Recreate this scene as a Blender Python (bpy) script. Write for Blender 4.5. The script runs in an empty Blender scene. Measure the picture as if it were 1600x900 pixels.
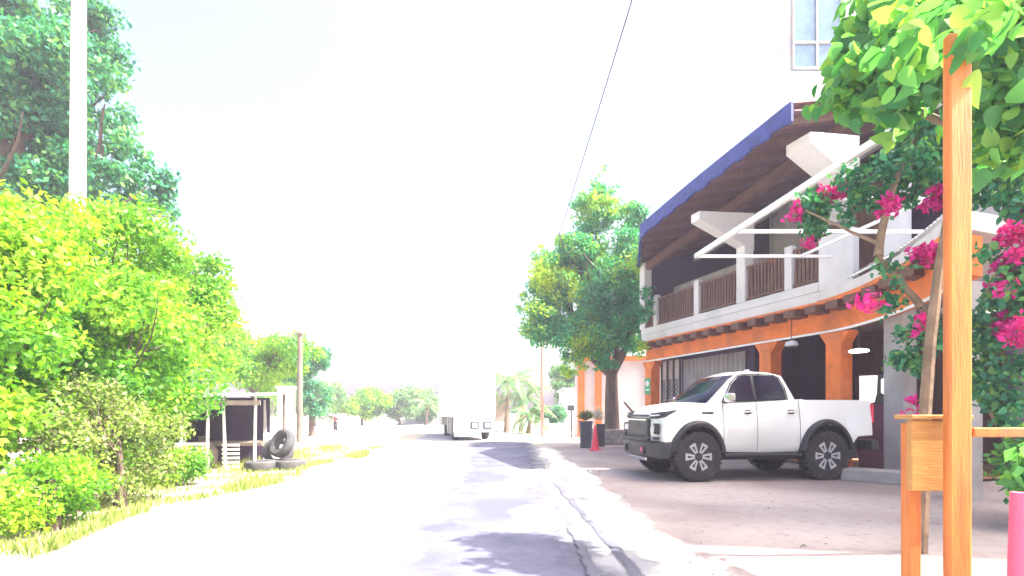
import bpy, bmesh, math, random
import numpy as np
from mathutils import Vector, Matrix
R = math.radians
scn = bpy.context.scene
C = scn.collection
# ------------------------------------------------------------------ camera, sky, sun, exposure
CH = 1.15
cd = bpy.data.cameras.new('camera'); cam = bpy.data.objects.new('camera', cd); C.objects.link(cam)
cam.location = (0, 0, CH); cam.rotation_euler = (R(90), 0, 0)
cd.sensor_width = 36; cd.lens = 18; cd.shift_y = 195/1600; cd.clip_start = .05; cd.clip_end = 3000
scn.camera = cam
SUN_EL, SUN_AZ = 54, 101          # azimuth measured clockwise from +Y
w = bpy.data.worlds.new('World'); scn.world = w; w.use_nodes = True
nt = w.node_tree; bg = nt.nodes['Background']
sky = nt.nodes.new('ShaderNodeTexSky'); sky.sky_type = 'NISHITA'; sky.sun_disc = False
sky.sun_elevation = R(SUN_EL); sky.sun_rotation = R(SUN_AZ); sky.air_density = 1.0; sky.dust_density = 8.0; sky.ozone_density = .3
nt.links.new(sky.outputs[0], bg.inputs[0]); bg.inputs[1].default_value = .15
ld = bpy.data.lights.new('sun', 'SUN'); ld.energy = 4.6; ld.angle = R(.6); ld.color = (1, .95, .86)
so = bpy.data.objects.new('sun', ld); C.objects.link(so)
sdir = Vector((math.sin(R(SUN_AZ))*math.cos(R(SUN_EL)), math.cos(R(SUN_AZ))*math.cos(R(SUN_EL)), math.sin(R(SUN_EL))))
so.rotation_euler = sdir.to_track_quat('Z', 'Y').to_euler(); so.location = sdir*60
vs = scn.view_settings; vs.view_transform = 'Standard'; vs.look = 'None'; vs.gamma = 1; vs.exposure = 2.08; vs.use_curve_mapping = False
scn.cycles.use_denoising = True; scn.cycles.max_bounces = 8; scn.cycles.transparent_max_bounces = 8
scn.cycles.volume_bounces = 1

# ------------------------------------------------------------------ helpers
def P(px, py, Y):                       # pixel of the 1600x900 photo at distance Y -> metres
    return Vector(((px-800)/800*Y, Y, CH+(645-py)/800*Y))
def G(px, py):                          # pixel on the ground
    Y = 800*CH/(py-645); return Vector(((px-800)/800*Y, Y, 0))
def tag(o, label=None, cat=None, group=None, kind=None):
    if label: o['label'] = label
    if cat: o['category'] = cat
    if group: o['group'] = group
    if kind: o['kind'] = kind
    return o
def empty(name, loc=(0,0,0), rz=0, label=None, cat=None, group=None):
    o = bpy.data.objects.new(name, None); C.objects.link(o); o.location = loc; o.rotation_euler = (0,0,rz)
    o.empty_display_size = .2
    return tag(o, label, cat, group)
def copy_tree(o, parent=None):
    c = o.copy(); C.objects.link(c)
    if parent: c.parent = parent
    for ch in list(o.children): copy_tree(ch, c)
    return c
class MB:
    def __init__(s): s.bm = bmesh.new()
    def box(s, a, b, M=None):
        vs_ = [Vector((x,y,z)) for x in (a[0],b[0]) for y in (a[1],b[1]) for z in (a[2],b[2])]
        if M: vs_ = [M@v for v in vs_]
        v = [s.bm.verts.new(p) for p in vs_]
        for f in ((0,1,3,2),(4,6,7,5),(0,4,5,1),(2,3,7,6),(0,2,6,4),(1,5,7,3)): s.bm.faces.new([v[i] for i in f])
        return s
    def bar(s, p, q, w_, h, up=(0,0,1)):
        p, q = Vector(p), Vector(q); d = (q-p); L = d.length; d.normalize()
        up = Vector(up); sd = d.cross(up)
        if sd.length < 1e-4: sd = d.cross(Vector((1,0,0)))
        sd.normalize(); u = sd.cross(d)
        M = Matrix((( d.x, sd.x, u.x, p.x),(d.y, sd.y, u.y, p.y),(d.z, sd.z, u.z, p.z),(0,0,0,1)))
        return s.box((0,-w_/2,-h/2),(L,w_/2,h/2),M)
    def tube(s, pts, rs, n=8, cap=True):
        pts = [Vector(p) for p in pts]
        if not isinstance(rs, (list,tuple)): rs = [rs]*len(pts)
        rings = []; pu = None
        for i, p in enumerate(pts):
            d = (pts[min(i+1,len(pts)-1)]-pts[max(i-1,0)]).normalized()
            if pu is None: pu = Vector((1,0,0)) if abs(d.x) < .8 else Vector((0,1,0))
            a = (pu-d*pu.dot(d)).normalized(); b = d.cross(a); pu = a
            rings.append([s.bm.verts.new(p+(a*math.cos(2*math.pi*k/n)+b*math.sin(2*math.pi*k/n))*rs[i]) for k in range(n)])
        for A_, B_ in zip(rings, rings[1:]):
            for k in range(n): s.bm.faces.new((A_[k],A_[(k+1)%n],B_[(k+1)%n],B_[k]))
        if cap: s.bm.faces.new(rings[0][::-1]); s.bm.faces.new(rings[-1])
        return s
    def lathe(s, prof, n=24, M=None, close=False):     # profile (r, z)
        M = M or Matrix(); rings = []
        for r, z in prof: rings.append([s.bm.verts.new(M@Vector((r*math.cos(2*math.pi*k/n), r*math.sin(2*math.pi*k/n), z))) for k in range(n)])
        L = list(zip(rings, rings[1:]))
        if close: L.append((rings[-1], rings[0]))
        for A_, B_ in L:
            for k in range(n): s.bm.faces.new((A_[k],A_[(k+1)%n],B_[(k+1)%n],B_[k]))
        if not close: s.bm.faces.new(rings[0][::-1]); s.bm.faces.new(rings[-1])
        return s
    def prism(s, poly, t, M=None):                     # polygon in xz extruded along y by t
        M = M or Matrix()
        a = [s.bm.verts.new(M@Vector((x,0,z))) for x,z in poly]; b = [s.bm.verts.new(M@Vector((x,t,z))) for x,z in poly]
        n = len(a); s.bm.faces.new(a[::-1]); s.bm.faces.new(b)
        for k in range(n): s.bm.faces.new((a[k],a[(k+1)%n],b[(k+1)%n],b[k]))
        return s
    def poly3(s, pts):
        s.bm.faces.new([s.bm.verts.new(Vector(p)) for p in pts]); return s
    def build(s, name, mat, parent=None, bevel=0, smooth=False, solid=0, loc=None):
        bmesh.ops.recalc_face_normals(s.bm, faces=s.bm.faces)
        me = bpy.data.meshes.new(name); s.bm.to_mesh(me); s.bm.free()
        me.materials.append(mat); o = bpy.data.objects.new(name, me); C.objects.link(o)
        if parent: o.parent = parent
        if loc: o.location = loc
        if smooth:
            for p in me.polygons: p.use_smooth = True
            try: me.set_sharp_from_angle(angle=R(38))
            except Exception: pass
        if solid: m = o.modifiers.new('solid','SOLIDIFY'); m.thickness = solid; m.offset = 0
        if bevel: m = o.modifiers.new('bevel','BEVEL'); m.width = bevel; m.segments = 2; m.limit_method = 'ANGLE'; m.angle_limit = R(40)
        return o

# ------------------------------------------------------------------ materials
def mat(name, col, rough=.7, metal=0, var=.15, scale=4, bump=0, bscale=None, spec=.5, coat=0, col2=None, dirt=0, emit=None, es=0, trans=0, stretch=(1,1,1)):
    m = bpy.data.materials.new(name); m.use_nodes = True; n = m.node_tree.nodes; l = m.node_tree.links
    b = n['Principled BSDF']; b.inputs['Roughness'].default_value = rough; b.inputs['Metallic'].default_value = metal
    b.inputs['Specular IOR Level'].default_value = spec; b.inputs['Coat Weight'].default_value = coat
    tc = n.new('ShaderNodeTexCoord'); mp = n.new('ShaderNodeMapping'); mp.inputs['Scale'].default_value = stretch
    l.new(tc.outputs['Object'], mp.inputs[0])
    nz = n.new('ShaderNodeTexNoise'); nz.inputs['Scale'].default_value = scale; nz.inputs['Detail'].default_value = 6; nz.inputs['Roughness'].default_value = .6
    l.new(mp.outputs[0], nz.inputs['Vector'])
    cr = n.new('ShaderNodeValToRGB'); c = Vector(col[:3])
    c2 = Vector(col2[:3]) if col2 else c*(1+var)
    lo = c*(1-var) if not col2 else c
    cr.color_ramp.elements[0].position = .32; cr.color_ramp.elements[1].position = .68
    cr.color_ramp.elements[0].color = (*lo, 1); cr.color_ramp.elements[1].color = (*c2, 1)
    l.new(nz.outputs[0], cr.inputs[0]); out = cr.outputs[0]
    if dirt:
        n2 = n.new('ShaderNodeTexNoise'); n2.inputs['Scale'].default_value = scale*.35; n2.inputs['Detail'].default_value = 8
        l.new(mp.outputs[0], n2.inputs['Vector']); r2 = n.new('ShaderNodeMapRange'); r2.inputs[1].default_value = .5; r2.inputs[2].default_value = .75; r2.inputs[4].default_value = dirt
        l.new(n2.outputs[0], r2.inputs[0]); mx = n.new('ShaderNodeMix'); mx.data_type = 'RGBA'
        l.new(r2.outputs[0], mx.inputs[0]); l.new(out, mx.inputs[6]); mx.inputs[7].default_value = (.11,.09,.07,1); out = mx.outputs[2]
    l.new(out, b.inputs['Base Color'])
    if bump:
        nb = n.new('ShaderNodeTexNoise'); nb.inputs['Scale'].default_value = bscale or scale*6; nb.inputs['Detail'].default_value = 5
        l.new(mp.outputs[0], nb.inputs['Vector']); bp = n.new('ShaderNodeBump'); bp.inputs['Strength'].default_value = bump; bp.inputs['Distance'].default_value = .02
        l.new(nb.outputs[0], bp.inputs['Height']); l.new(bp.outputs[0], b.inputs['Normal'])
    if emit: b.inputs['Emission Color'].default_value = (*emit,1); b.inputs['Emission Strength'].default_value = es
    if trans: b.inputs['Transmission Weight'].default_value = trans
    return m
def leafmat(name, c1, c2, c3=None, trans=.35, scale=.8, rw=.55, nw=.5, off=0):
    m = bpy.data.materials.new(name); m.use_nodes = True; n = m.node_tree.nodes; l = m.node_tree.links
    b = n['Principled BSDF']; b.inputs['Roughness'].default_value = .5; b.inputs['Specular IOR Level'].default_value = .35
    ge = n.new('ShaderNodeNewGeometry'); tc = n.new('ShaderNodeTexCoord')
    nz = n.new('ShaderNodeTexNoise'); nz.inputs['Scale'].default_value = scale; nz.inputs['Detail'].default_value = 3
    l.new(tc.outputs['Object'], nz.inputs['Vector'])
    ad = n.new('ShaderNodeMath'); ad.operation = 'MULTIPLY_ADD'; ad.inputs[1].default_value = rw
    l.new(ge.outputs['Random Per Island'], ad.inputs[0])
    ml = n.new('ShaderNodeMath'); ml.operation = 'MULTIPLY_ADD'; ml.inputs[2].default_value = off; ml.inputs[1].default_value = nw; l.new(nz.outputs[0], ml.inputs[0]); l.new(ml.outputs[0], ad.inputs[2])
    cr = n.new('ShaderNodeValToRGB'); e = cr.color_ramp.elements; e[0].position = .2; e[0].color = (*c1,1); e[1].position = .62; e[1].color = (*c2,1)
    if c3: x = e.new(.9); x.color = (*c3,1)
    l.new(ad.outputs[0], cr.inputs[0]); l.new(cr.outputs[0], b.inputs['Base Color'])
    tr = n.new('ShaderNodeBsdfTranslucent'); mc = n.new('ShaderNodeMix'); mc.data_type = 'RGBA'; mc.blend_type = 'MULTIPLY'; mc.inputs[0].default_value = 1
    l.new(cr.outputs[0], mc.inputs[6]); mc.inputs[7].default_value = (1.5,1.5,.5,1); l.new(mc.outputs[2], tr.inputs[0])
    mx = n.new('ShaderNodeMixShader'); mx.inputs[0].default_value = trans
    l.new(b.outputs[0], mx.inputs[1]); l.new(tr.outputs[0], mx.inputs[2]); l.new(mx.outputs[0], n['Material Output'].inputs[0])
    return m
M = dict(
 orange=mat('orange_paint', (.72,.17,.022), .6, var=.2, scale=3, bump=.15, dirt=.35),
 post=mat('varnished_wood', (.42,.10,.018), .55, scale=3, col2=(.60,.19,.03), dirt=.5, stretch=(6,6,.6), bump=.2),
 board=mat('pale_wood', (.34,.16,.035), .5, scale=4, col2=(.48,.23,.055), stretch=(1,6,6), bump=.2),
 white=mat('white_wall_paint', (.62,.61,.62), .7, var=.06, scale=2, bump=.1, dirt=.25),
 whitemetal=mat('white_metal_paint', (.8,.8,.8), .4, var=.04, spec=.5, dirt=.2),
 concrete=mat('grey_concrete', (.36,.35,.35), .85, var=.15, scale=3, bump=.3, dirt=.3),
 brownwood=mat('dark_brown_wood', (.085,.04,.03), .6, scale=3, col2=(.16,.075,.05), stretch=(8,8,.7), bump=.3),
 ceilwood=mat('brown_ceiling_boards', (.13,.055,.075), .7, scale=2.5, col2=(.22,.09,.11), stretch=(1,10,1), bump=.2),
 tile=mat('blue_roof_edge', (.022,.035,.20), .6, var=.35, scale=5, bump=.4),
 darkwall=mat('dark_plum_wall', (.055,.035,.08), .8, var=.25, scale=1.5, bump=.2),
 rooftile=mat('clay_roof_tiles', (.22,.10,.08), .75, var=.3, scale=5, bump=.4),
 shutter=mat('grey_corrugated_steel', (.30,.28,.30), .5, var=.15, scale=2, dirt=.3),
 iron=mat('dark_iron', (.03,.025,.03), .5, var=.2),
 bark=mat('grey_brown_bark', (.10,.07,.055), .9, var=.35, scale=5, bump=.8, bscale=18, stretch=(1,1,.3)),
 palmbark=mat('palm_bark', (.20,.14,.09), .9, var=.35, scale=5, bump=.8, bscale=18),
 pole=mat('pale_concrete_pole', (.62,.58,.55), .8, var=.08, scale=4, bump=.15),
 paint=mat('white_car_paint', (.80,.81,.79), .28, var=.015, scale=2, spec=.5, coat=.6),
 blackplastic=mat('black_plastic', (.022,.022,.026), .5, var=.2),
 glass=mat('tinted_glass', (.012,.014,.03), .12, var=.1, spec=.35),
 rubber=mat('tyre_rubber', (.022,.021,.022), .85, var=.3, scale=9, bump=.3, dirt=.3),
 dustyrubber=mat('dusty_tyre_rubber', (.06,.06,.068), .9, var=.35, scale=6, bump=.3, dirt=.4),
 chrome=mat('chrome', (.7,.7,.72), .15, metal=1, var=.03),
 alloy=mat('silver_alloy', (.5,.5,.53), .3, metal=.6, var=.05),
 lamp=mat('lamp_glass', (.55,.58,.62), .08, var=.05, spec=.8),
 red=mat('red_plastic', (.75,.03,.07), .45, var=.08),
 pink=mat('pink_paint', (.72,.10,.20), .5, var=.1),
 green=mat('green_sign', (.02,.34,.13), .5, var=.05),
 signwhite=mat('sign_white', (.85,.85,.85), .5, var=.02),
 stone=mat('rubble_stone', (.20,.17,.16), .9, scale=5, col2=(.46,.42,.40), bump=.9, bscale=9),
 maroon=mat('maroon_cabinet', (.10,.025,.05), .5, var=.2),
 litpanel=mat('lit_panel', (.8,.8,.8), .5, emit=(1,.93,.88), es=.5),
 litlamp=mat('warm_lamp', (.8,.7,.4), .5, emit=(1,.72,.25), es=2.2),
 litred=mat('red_lamp', (.8,.1,.05), .5, emit=(1,.16,.08), es=1.6),
 ceillight=mat('ceiling_lamp', (.8,.8,.8), .5, emit=(1,.97,.95), es=.9),
 rust=mat('rusty_sheet', (.42,.38,.36), .6, scale=3, col2=(.62,.60,.58), dirt=.5, bump=.2),
 oldwood=mat('weathered_wood', (.15,.12,.10), .85, var=.3, scale=4, stretch=(1,1,.3), bump=.4),
 bamboo=mat('bamboo_fence', (.24,.15,.11), .8, scale=4, col2=(.40,.27,.2), stretch=(12,12,.5), bump=.3),
 cement=mat('pot_clay', (.05,.055,.07), .7, var=.3),
 curtain=mat('pale_curtain', (.6,.58,.6), .9, var=.1),
 winglass=mat('blue_window_glass', (.10,.20,.32), .1, var=.2, spec=.8),
)
LM = dict(
 lime=leafmat('lime_leaves', (.012,.12,.03), (.14,.36,.015), (.36,.50,.03), trans=.4, scale=.9, rw=.35, nw=1.3, off=-.2),
 deep=leafmat('deep_green_leaves', (.008,.10,.075), (.04,.25,.12), (.20,.38,.07), trans=.3),
 fig=leafmat('street_tree_leaves', (.015,.16,.11), (.06,.36,.16), (.42,.56,.03), trans=.42, scale=.55, rw=.3, nw=1.9, off=-.52),
 vine=leafmat('vine_leaves', (.03,.18,.08), (.12,.36,.11), (.34,.52,.07), trans=.5),
 dry=leafmat('dry_leaves', (.12,.09,.07), (.18,.30,.05), (.30,.46,.05), trans=.3),
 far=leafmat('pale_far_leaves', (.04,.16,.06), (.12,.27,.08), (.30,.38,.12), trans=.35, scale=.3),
 palm=leafmat('palm_leaves', (.04,.14,.05), (.10,.24,.10), (.24,.30,.16), trans=.3),
 bloom=leafmat('magenta_bracts', (.40,.008,.20), (.60,.012,.32), (.70,.03,.26), trans=.35),
 grass=leafmat('grass_blades', (.10,.18,.03), (.30,.36,.10), (.50,.46,.24), trans=.35),
)

# ------------------------------------------------------------------ foliage
def leaf_mesh(name, m, c, d, nrm, ln, wd, parent=None):
    """c centres, d long axes, nrm normals, ln lengths, wd widths -> one mesh of folded leaves"""
    N = len(c); d = d/np.linalg.norm(d,axis=1,keepdims=True)
    s = np.cross(d, nrm); s /= np.linalg.norm(s,axis=1,keepdims=True)+1e-9; u = np.cross(s, d)
    ln = ln[:,None]; wd = wd[:,None]
    v = np.empty((N,4,3)); v[:,0] = c-d*ln*.5; v[:,1] = c+s*wd*.5-u*wd*.18; v[:,2] = c+d*ln*.5-u*ln*.1; v[:,3] = c-s*wd*.5-u*wd*.18
    me = bpy.data.meshes.new(name); me.vertices.add(4*N); me.vertices.foreach_set('co', v.reshape(-1))
    f = np.arange(N)[:,None]*4; lo = np.concatenate([f,f+1,f+2, f,f+2,f+3],1).reshape(-1)
    me.loops.add(6*N); me.loops.foreach_set('vertex_index', lo.astype(np.int32))
    me.polygons.add(2*N); me.polygons.foreach_set('loop_start', (np.arange(2*N)*3).astype(np.int32))
    me.polygons.foreach_set('loop_total', np.full(2*N,3,np.int32)); me.update(calc_edges=True)
    me.materials.append(m); o = bpy.data.objects.new(name, me); C.objects.link(o)
    if parent: o.parent = parent
    return o
def fine_leaf_mesh(name, m, c, d, nrm, ln, wd, parent=None):
    N = len(c); d = d/np.linalg.norm(d,axis=1,keepdims=True)
    s = np.cross(d, nrm); s /= np.linalg.norm(s,axis=1,keepdims=True)+1e-9; u = np.cross(s, d); ln = ln[:,None]; wd = wd[:,None]
    L = [(0,0),(.12,.34),(.34,.5),(.62,.40),(.85,.17),(1.,0)]
    v = np.empty((N,14,3)); k = 0
    mid = []; 
    for t,w_ in L:      # midrib, curling down to the tip
        v[:,k] = c+d*ln*(t-.5)-u*ln*(.22*t*t); k += 1
    for sg in (1,-1):
        for t,w_ in L[1:5]:
            v[:,k] = c+d*ln*(t-.5-.03)+s*sg*wd*w_+u*(wd*w_*.25)-u*ln*(.22*t*t); k += 1
    fs = []
    for a in (6,10):
        F = [(0,1,a),(5,a+3,4)]+[(i,i+1,a+i,a+i-1) for i in (1,2,3)]
        if a == 10: F = [f[::-1] for f in F]
        fs += F
    me = bpy.data.meshes.new(name); me.vertices.add(14*N); me.vertices.foreach_set('co', v.reshape(-1))
    idx = [i for f in fs for i in f]; lens = [len(f) for f in fs]; tot = len(idx)
    lo = (np.arange(N)[:,None]*14+np.array(idx)[None]).reshape(-1); me.loops.add(tot*N); me.loops.foreach_set('vertex_index', lo.astype(np.int32))
    st = np.concatenate([[0],np.cumsum(lens)[:-1]]); me.polygons.add(len(fs)*N)
    me.polygons.foreach_set('loop_start', (np.arange(N)[:,None]*tot+st[None]).reshape(-1).astype(np.int32))
    me.polygons.foreach_set('loop_total', np.tile(lens,N).astype(np.int32)); me.update(calc_edges=True)
    me.polygons.foreach_set('use_smooth', np.ones(len(fs)*N,bool))
    me.materials.append(m); o = bpy.data.objects.new(name, me); C.objects.link(o)
    if parent: o.parent = parent
    return o
def unit(rng, n):
    v = rng.normal(size=(n,3)); return v/np.linalg.norm(v,axis=1,keepdims=True)
def crown(name, m, parent, ells, n, size, seed, subs=26, subr=.3, up=.6, flat=1., zmin=None, droop=.3, fine=False):
    """ells: (centre, radii) ellipsoids broken up into sub-clumps of leaves"""
    rng = np.random.default_rng(seed); cs = []; rs = []
    vol = np.array([np.mean(r)**1.6 for _, r in ells]); vol /= vol.sum()
    for (c, r), wv in zip(ells, vol):
        k = max(3, int(subs*len(ells)*wv)); d = unit(rng, k); q = rng.uniform(.25,1.0,k)**.5
        cs.append(np.array(c)+d*np.array(r)*q[:,None]*(1-subr*.6)); rs.append(np.full(k, np.mean(r)*subr)*rng.uniform(.6,1.45,k))
    cs = np.concatenate(cs); rs = np.concatenate(rs)
    p = rs**2/np.sum(rs**2); i = rng.choice(len(cs), n, p=p); d = unit(rng, n); d[:,2] *= flat
    rad = rs[i]*(rng.uniform(0,1,n)**.45)*1.05
    c = cs[i]+d*rad[:,None]*np.array([1,1,.8])
    c += rng.normal(size=(n,3))*size*.4
    if zmin is not None: c[:,2] = np.where(c[:,2] < zmin, zmin+rng.uniform(0,.4,n), c[:,2])
    nr = d*.6+unit(rng,n)*.6+np.array([0,0,up]); ax = unit(rng,n)+np.array([0,0,-droop])+d*.5
    s = size*rng.uniform(.6,1.35,n)
    if fine: return fine_leaf_mesh(name, m, c, ax, nr, s, s*.62, parent)
    return leaf_mesh(name, m, c, ax, nr, s, s*.58, parent)
def limb(mb, p, q, r0, r1, rnd, bend=.12, n=6, seg=5):
    p, q = Vector(p), Vector(q); L = (q-p).length; pts = []; rr = []
    off = Vector((rnd.uniform(-1,1), rnd.uniform(-1,1), rnd.uniform(-.3,.6)))*L*bend
    for k in range(seg+1):
        t = k/seg; pts.append(p.lerp(q,t)+off*math.sin(math.pi*t)+Vector((rnd.uniform(-1,1),rnd.uniform(-1,1),0))*r0*.3*(0<k<seg)); rr.append(r0+(r1-r0)*t)
    mb.tube(pts, rr, n); return pts
def tree(name, loc, height, ells, n, size, leaf, label, cat='tree', group=None, seed=0, r=.16, fork=.4, bark='bark', subs=26, subr=.3, lean=(0,0), limbs=True, **kw):
    rnd = random.Random(seed); t = empty(name, loc, 0, label, cat, group)
    mb = MB(); top = Vector((lean[0], lean[1], height*fork))
    mb.tube([(0,0,-.05),(0.02,0,.12),(lean[0]*.4,lean[1]*.4,height*fork*.5),top], [r*1.7,r*1.15,r,r*.85], 10)
    if limbs:
        for c, rr in ells:
            if len(ells) > 10 and max(rr[0],rr[1]) < .9: continue
            c = Vector(c); pts = limb(mb, top-Vector((0,0,r*.5)), c, r*.6, r*.15, rnd)
            for k in range(4):
                e = c+Vector((rnd.uniform(-.8,.8)*rr[0], rnd.uniform(-.8,.8)*rr[1], rnd.uniform(-.2,.85)*rr[2]))
                limb(mb, pts[2+k%3], e, r*.28, r*.06, rnd, n=5, seg=4)
    mb.build('trunk', M[bark], t, smooth=True)
    crown('crown', LM[leaf], t, ells, n, size, seed+7, subs=subs, subr=subr, **kw)
    return t

# ------------------------------------------------------------------ ground
def groundmat(name, c1, c2, c3, s1=.5, s2=9, bump=.4, rough=.9):
    m = bpy.data.materials.new(name); m.use_nodes = True; n = m.node_tree.nodes; l = m.node_tree.links; b = n['Principled BSDF']
    b.inputs['Roughness'].default_value = rough; b.inputs['Specular IOR Level'].default_value = .3
    tc = n.new('ShaderNodeTexCoord')
    a = n.new('ShaderNodeTexNoise'); a.inputs['Scale'].default_value = s1; a.inputs['Detail'].default_value = 9; a.inputs['Distortion'].default_value = .6; l.new(tc.outputs['Object'], a.inputs['Vector'])
    d = n.new('ShaderNodeTexNoise'); d.inputs['Scale'].default_value = s2; d.inputs['Detail'].default_value = 8; d.inputs['Roughness'].default_value = .7; l.new(tc.outputs['Object'], d.inputs['Vector'])
    r1 = n.new('ShaderNodeValToRGB'); e = r1.color_ramp.elements; e[0].position = .38; e[0].color = (*c1,1); e[1].position = .62; e[1].color = (*c2,1); l.new(a.outputs[0], r1.inputs[0])
    r2 = n.new('ShaderNodeMapRange'); r2.inputs[1].default_value = .52; r2.inputs[2].default_value = .7; r2.inputs[4].default_value = .7; l.new(d.outputs[0], r2.inputs[0])
    mx = n.new('ShaderNodeMix'); mx.data_type = 'RGBA'; l.new(r2.outputs[0], mx.inputs[0]); l.new(r1.outputs[0], mx.inputs[6]); mx.inputs[7].default_value = (*c3,1)
    l.new(mx.outputs[2], b.inputs['Base Color'])
    bp = n.new('ShaderNodeBump'); bp.inputs['Strength'].default_value = bump; bp.inputs['Distance'].default_value = .03; l.new(d.outputs[0], bp.inputs['Height']); l.new(bp.outputs[0], b.inputs['Normal'])
    return m
def sheet(name, m, left, right, z, ny=60):
    """strip between two polylines of (x, y) given at the same count"""
    mb = MB(); rnd = random.Random(len(name)*7+int(z*1000)); L = []; Rr = []
    def res(pl, amp):
        out = []
        for k in range(ny+1):
            t = k/ny*(len(pl)-1); i = min(int(t), len(pl)-2); f = t-i
            x = pl[i][0]*(1-f)+pl[i+1][0]*f; y = pl[i][1]*(1-f)+pl[i+1][1]*f
            out.append((x+rnd.uniform(-amp,amp), y))
        return out
    a = res(left, .0 if abs(left[0][0])>80 else .09); b = res(right, .09 if abs(right[0][0])<80 else 0)
    va = [mb.bm.verts.new((x,y,z)) for x,y in a]; vb = [mb.bm.verts.new((x,y,z)) for x,y in b]
    for k in range(ny): mb.bm.faces.new((va[k],vb[k],vb[k+1],va[k+1]))
    return tag(mb.build(name, m), kind='structure')
gx = lambda L: [tuple(G(*p)[:2]) for p in L]
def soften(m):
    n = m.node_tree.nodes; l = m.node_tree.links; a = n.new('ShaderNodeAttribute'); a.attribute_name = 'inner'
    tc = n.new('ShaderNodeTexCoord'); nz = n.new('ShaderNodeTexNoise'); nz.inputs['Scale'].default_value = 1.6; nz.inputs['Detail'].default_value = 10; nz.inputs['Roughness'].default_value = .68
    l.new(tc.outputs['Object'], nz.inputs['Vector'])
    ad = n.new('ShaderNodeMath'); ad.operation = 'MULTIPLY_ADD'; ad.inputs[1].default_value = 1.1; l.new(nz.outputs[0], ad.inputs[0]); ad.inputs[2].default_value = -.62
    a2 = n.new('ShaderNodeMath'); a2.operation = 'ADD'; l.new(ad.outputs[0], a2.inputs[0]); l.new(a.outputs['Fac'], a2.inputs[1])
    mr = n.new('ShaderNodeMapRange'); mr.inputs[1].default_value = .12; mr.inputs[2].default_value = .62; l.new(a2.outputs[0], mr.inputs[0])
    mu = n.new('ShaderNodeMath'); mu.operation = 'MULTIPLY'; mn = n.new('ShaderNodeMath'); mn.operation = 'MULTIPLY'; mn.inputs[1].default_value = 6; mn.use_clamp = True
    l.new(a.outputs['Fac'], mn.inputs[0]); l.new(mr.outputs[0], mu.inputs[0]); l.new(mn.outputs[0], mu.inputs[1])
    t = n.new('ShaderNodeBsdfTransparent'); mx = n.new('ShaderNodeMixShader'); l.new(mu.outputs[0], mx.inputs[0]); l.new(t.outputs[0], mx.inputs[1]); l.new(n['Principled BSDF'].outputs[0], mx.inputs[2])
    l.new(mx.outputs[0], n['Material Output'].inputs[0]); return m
def softstrip(name, m, left, right, z, ny=40, wob=.06, seed=0):
    L = len(left)-1; cols = [0,.25,.5,.75,1]; inn = [0,.6,1,.6,0]; verts=[]; vals=[]; faces=[]
    for k in range(ny+1):
        t = k/ny*L; i = min(int(t), L-1); f = t-i
        a = Vector(left[i]).lerp(Vector(left[i+1]), f); b = Vector(right[i]).lerp(Vector(right[i+1]), f)
        w_ = wob*(math.sin(k*.9+seed)+.6*math.sin(k*2.1+seed*2)); a.x += w_; b.x += w_*.7
        for c,v in zip(cols, inn):
            q = a.lerp(b,c); verts.append((q.x,q.y,z)); vals.append(v*min(1,k/3,(ny-k)/3))
    for k in range(ny):
        for c in range(4): q = k*5+c; faces.append((q,q+1,q+6,q+5))
    me = bpy.data.meshes.new(name); me.from_pydata(verts,[],faces); at = me.attributes.new('inner','FLOAT','POINT'); at.data.foreach_set('value', vals)
    me.materials.append(m); o = bpy.data.objects.new(name, me); C.objects.link(o); return tag(o, kind='structure')
m_dirt = groundmat('dusty_earth', (.34,.29,.22), (.46,.42,.34), (.28,.22,.16), .4, 6)
m_road = groundmat('worn_dusty_asphalt', (.24,.24,.26), (.40,.39,.40), (.19,.19,.21), .55, 7)
m_shadow_band = groundmat('shadow_band_asphalt', (.085,.09,.14), (.14,.14,.20), (.065,.07,.105), .9, 9)  # asphalt tone darkened and blued to stand in for shadow
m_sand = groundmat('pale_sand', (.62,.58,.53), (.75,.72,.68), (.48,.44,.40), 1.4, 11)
soften(m_shadow_band); soften(m_sand)
m_apron = groundmat('stained_concrete_apron', (.27,.22,.215), (.38,.33,.32), (.19,.155,.155), .45, 8, bump=.25)
m_path = groundmat('terracotta_floor', (.34,.14,.08), (.42,.20,.12), (.25,.1,.06), 1, 9)
mb = MB(); g = 900
mb.poly3([(-g,-g,0),(g,-g,0),(g,g,0),(-g,g,0)]); tag(mb.build('ground', m_dirt), kind='structure')
sheet('road', m_road, [(-3.75,-8),(-3.75,4),(-3.75,12),(-4.4,26),(-7,42),(-16,62)], [(1.25,-8),(1.2,4),(1.0,12),(.55,26),(-1.2,42),(-8,68)], .004)
sheet('apron', m_apron, [(1.35,-8),(1.3,3),(1.1,9),(1.2,16),(1.2,24)], [(14,-8),(14,3),(14,9),(14,16),(14,24)], .004)
def blobsheet(name, m, pts, z, seed=1, sub=5, amp=.07):
    rnd = random.Random(seed); out = []
    for i in range(len(pts)):
        a, b = Vector(pts[i]), Vector(pts[(i+1)%len(pts)])
        for k in range(sub): q = a.lerp(b, k/sub); out.append((q.x+rnd.uniform(-amp,amp)*(k>0), q.y+rnd.uniform(-amp,amp)*2*(k>0), z))
    mb = MB(); mb.poly3(out); bmesh.ops.triangulate(mb.bm, faces=mb.bm.faces); return tag(mb.build(name, m), kind='structure')
gx = lambda L: [tuple(G(*p)[:2]) for p in L]
softstrip('road_shadow_band', m_shadow_band, gx([(725,688),(705,712),(690,750),(660,780),(590,840),(520,905),(300,1400)]), gx([(845,688),(862,712),(885,750),(905,780),(960,840),(1035,905),(1250,1400)]), .008, 60, .05)  # bluish shadow shape on the road, painted as a darker strip
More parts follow.
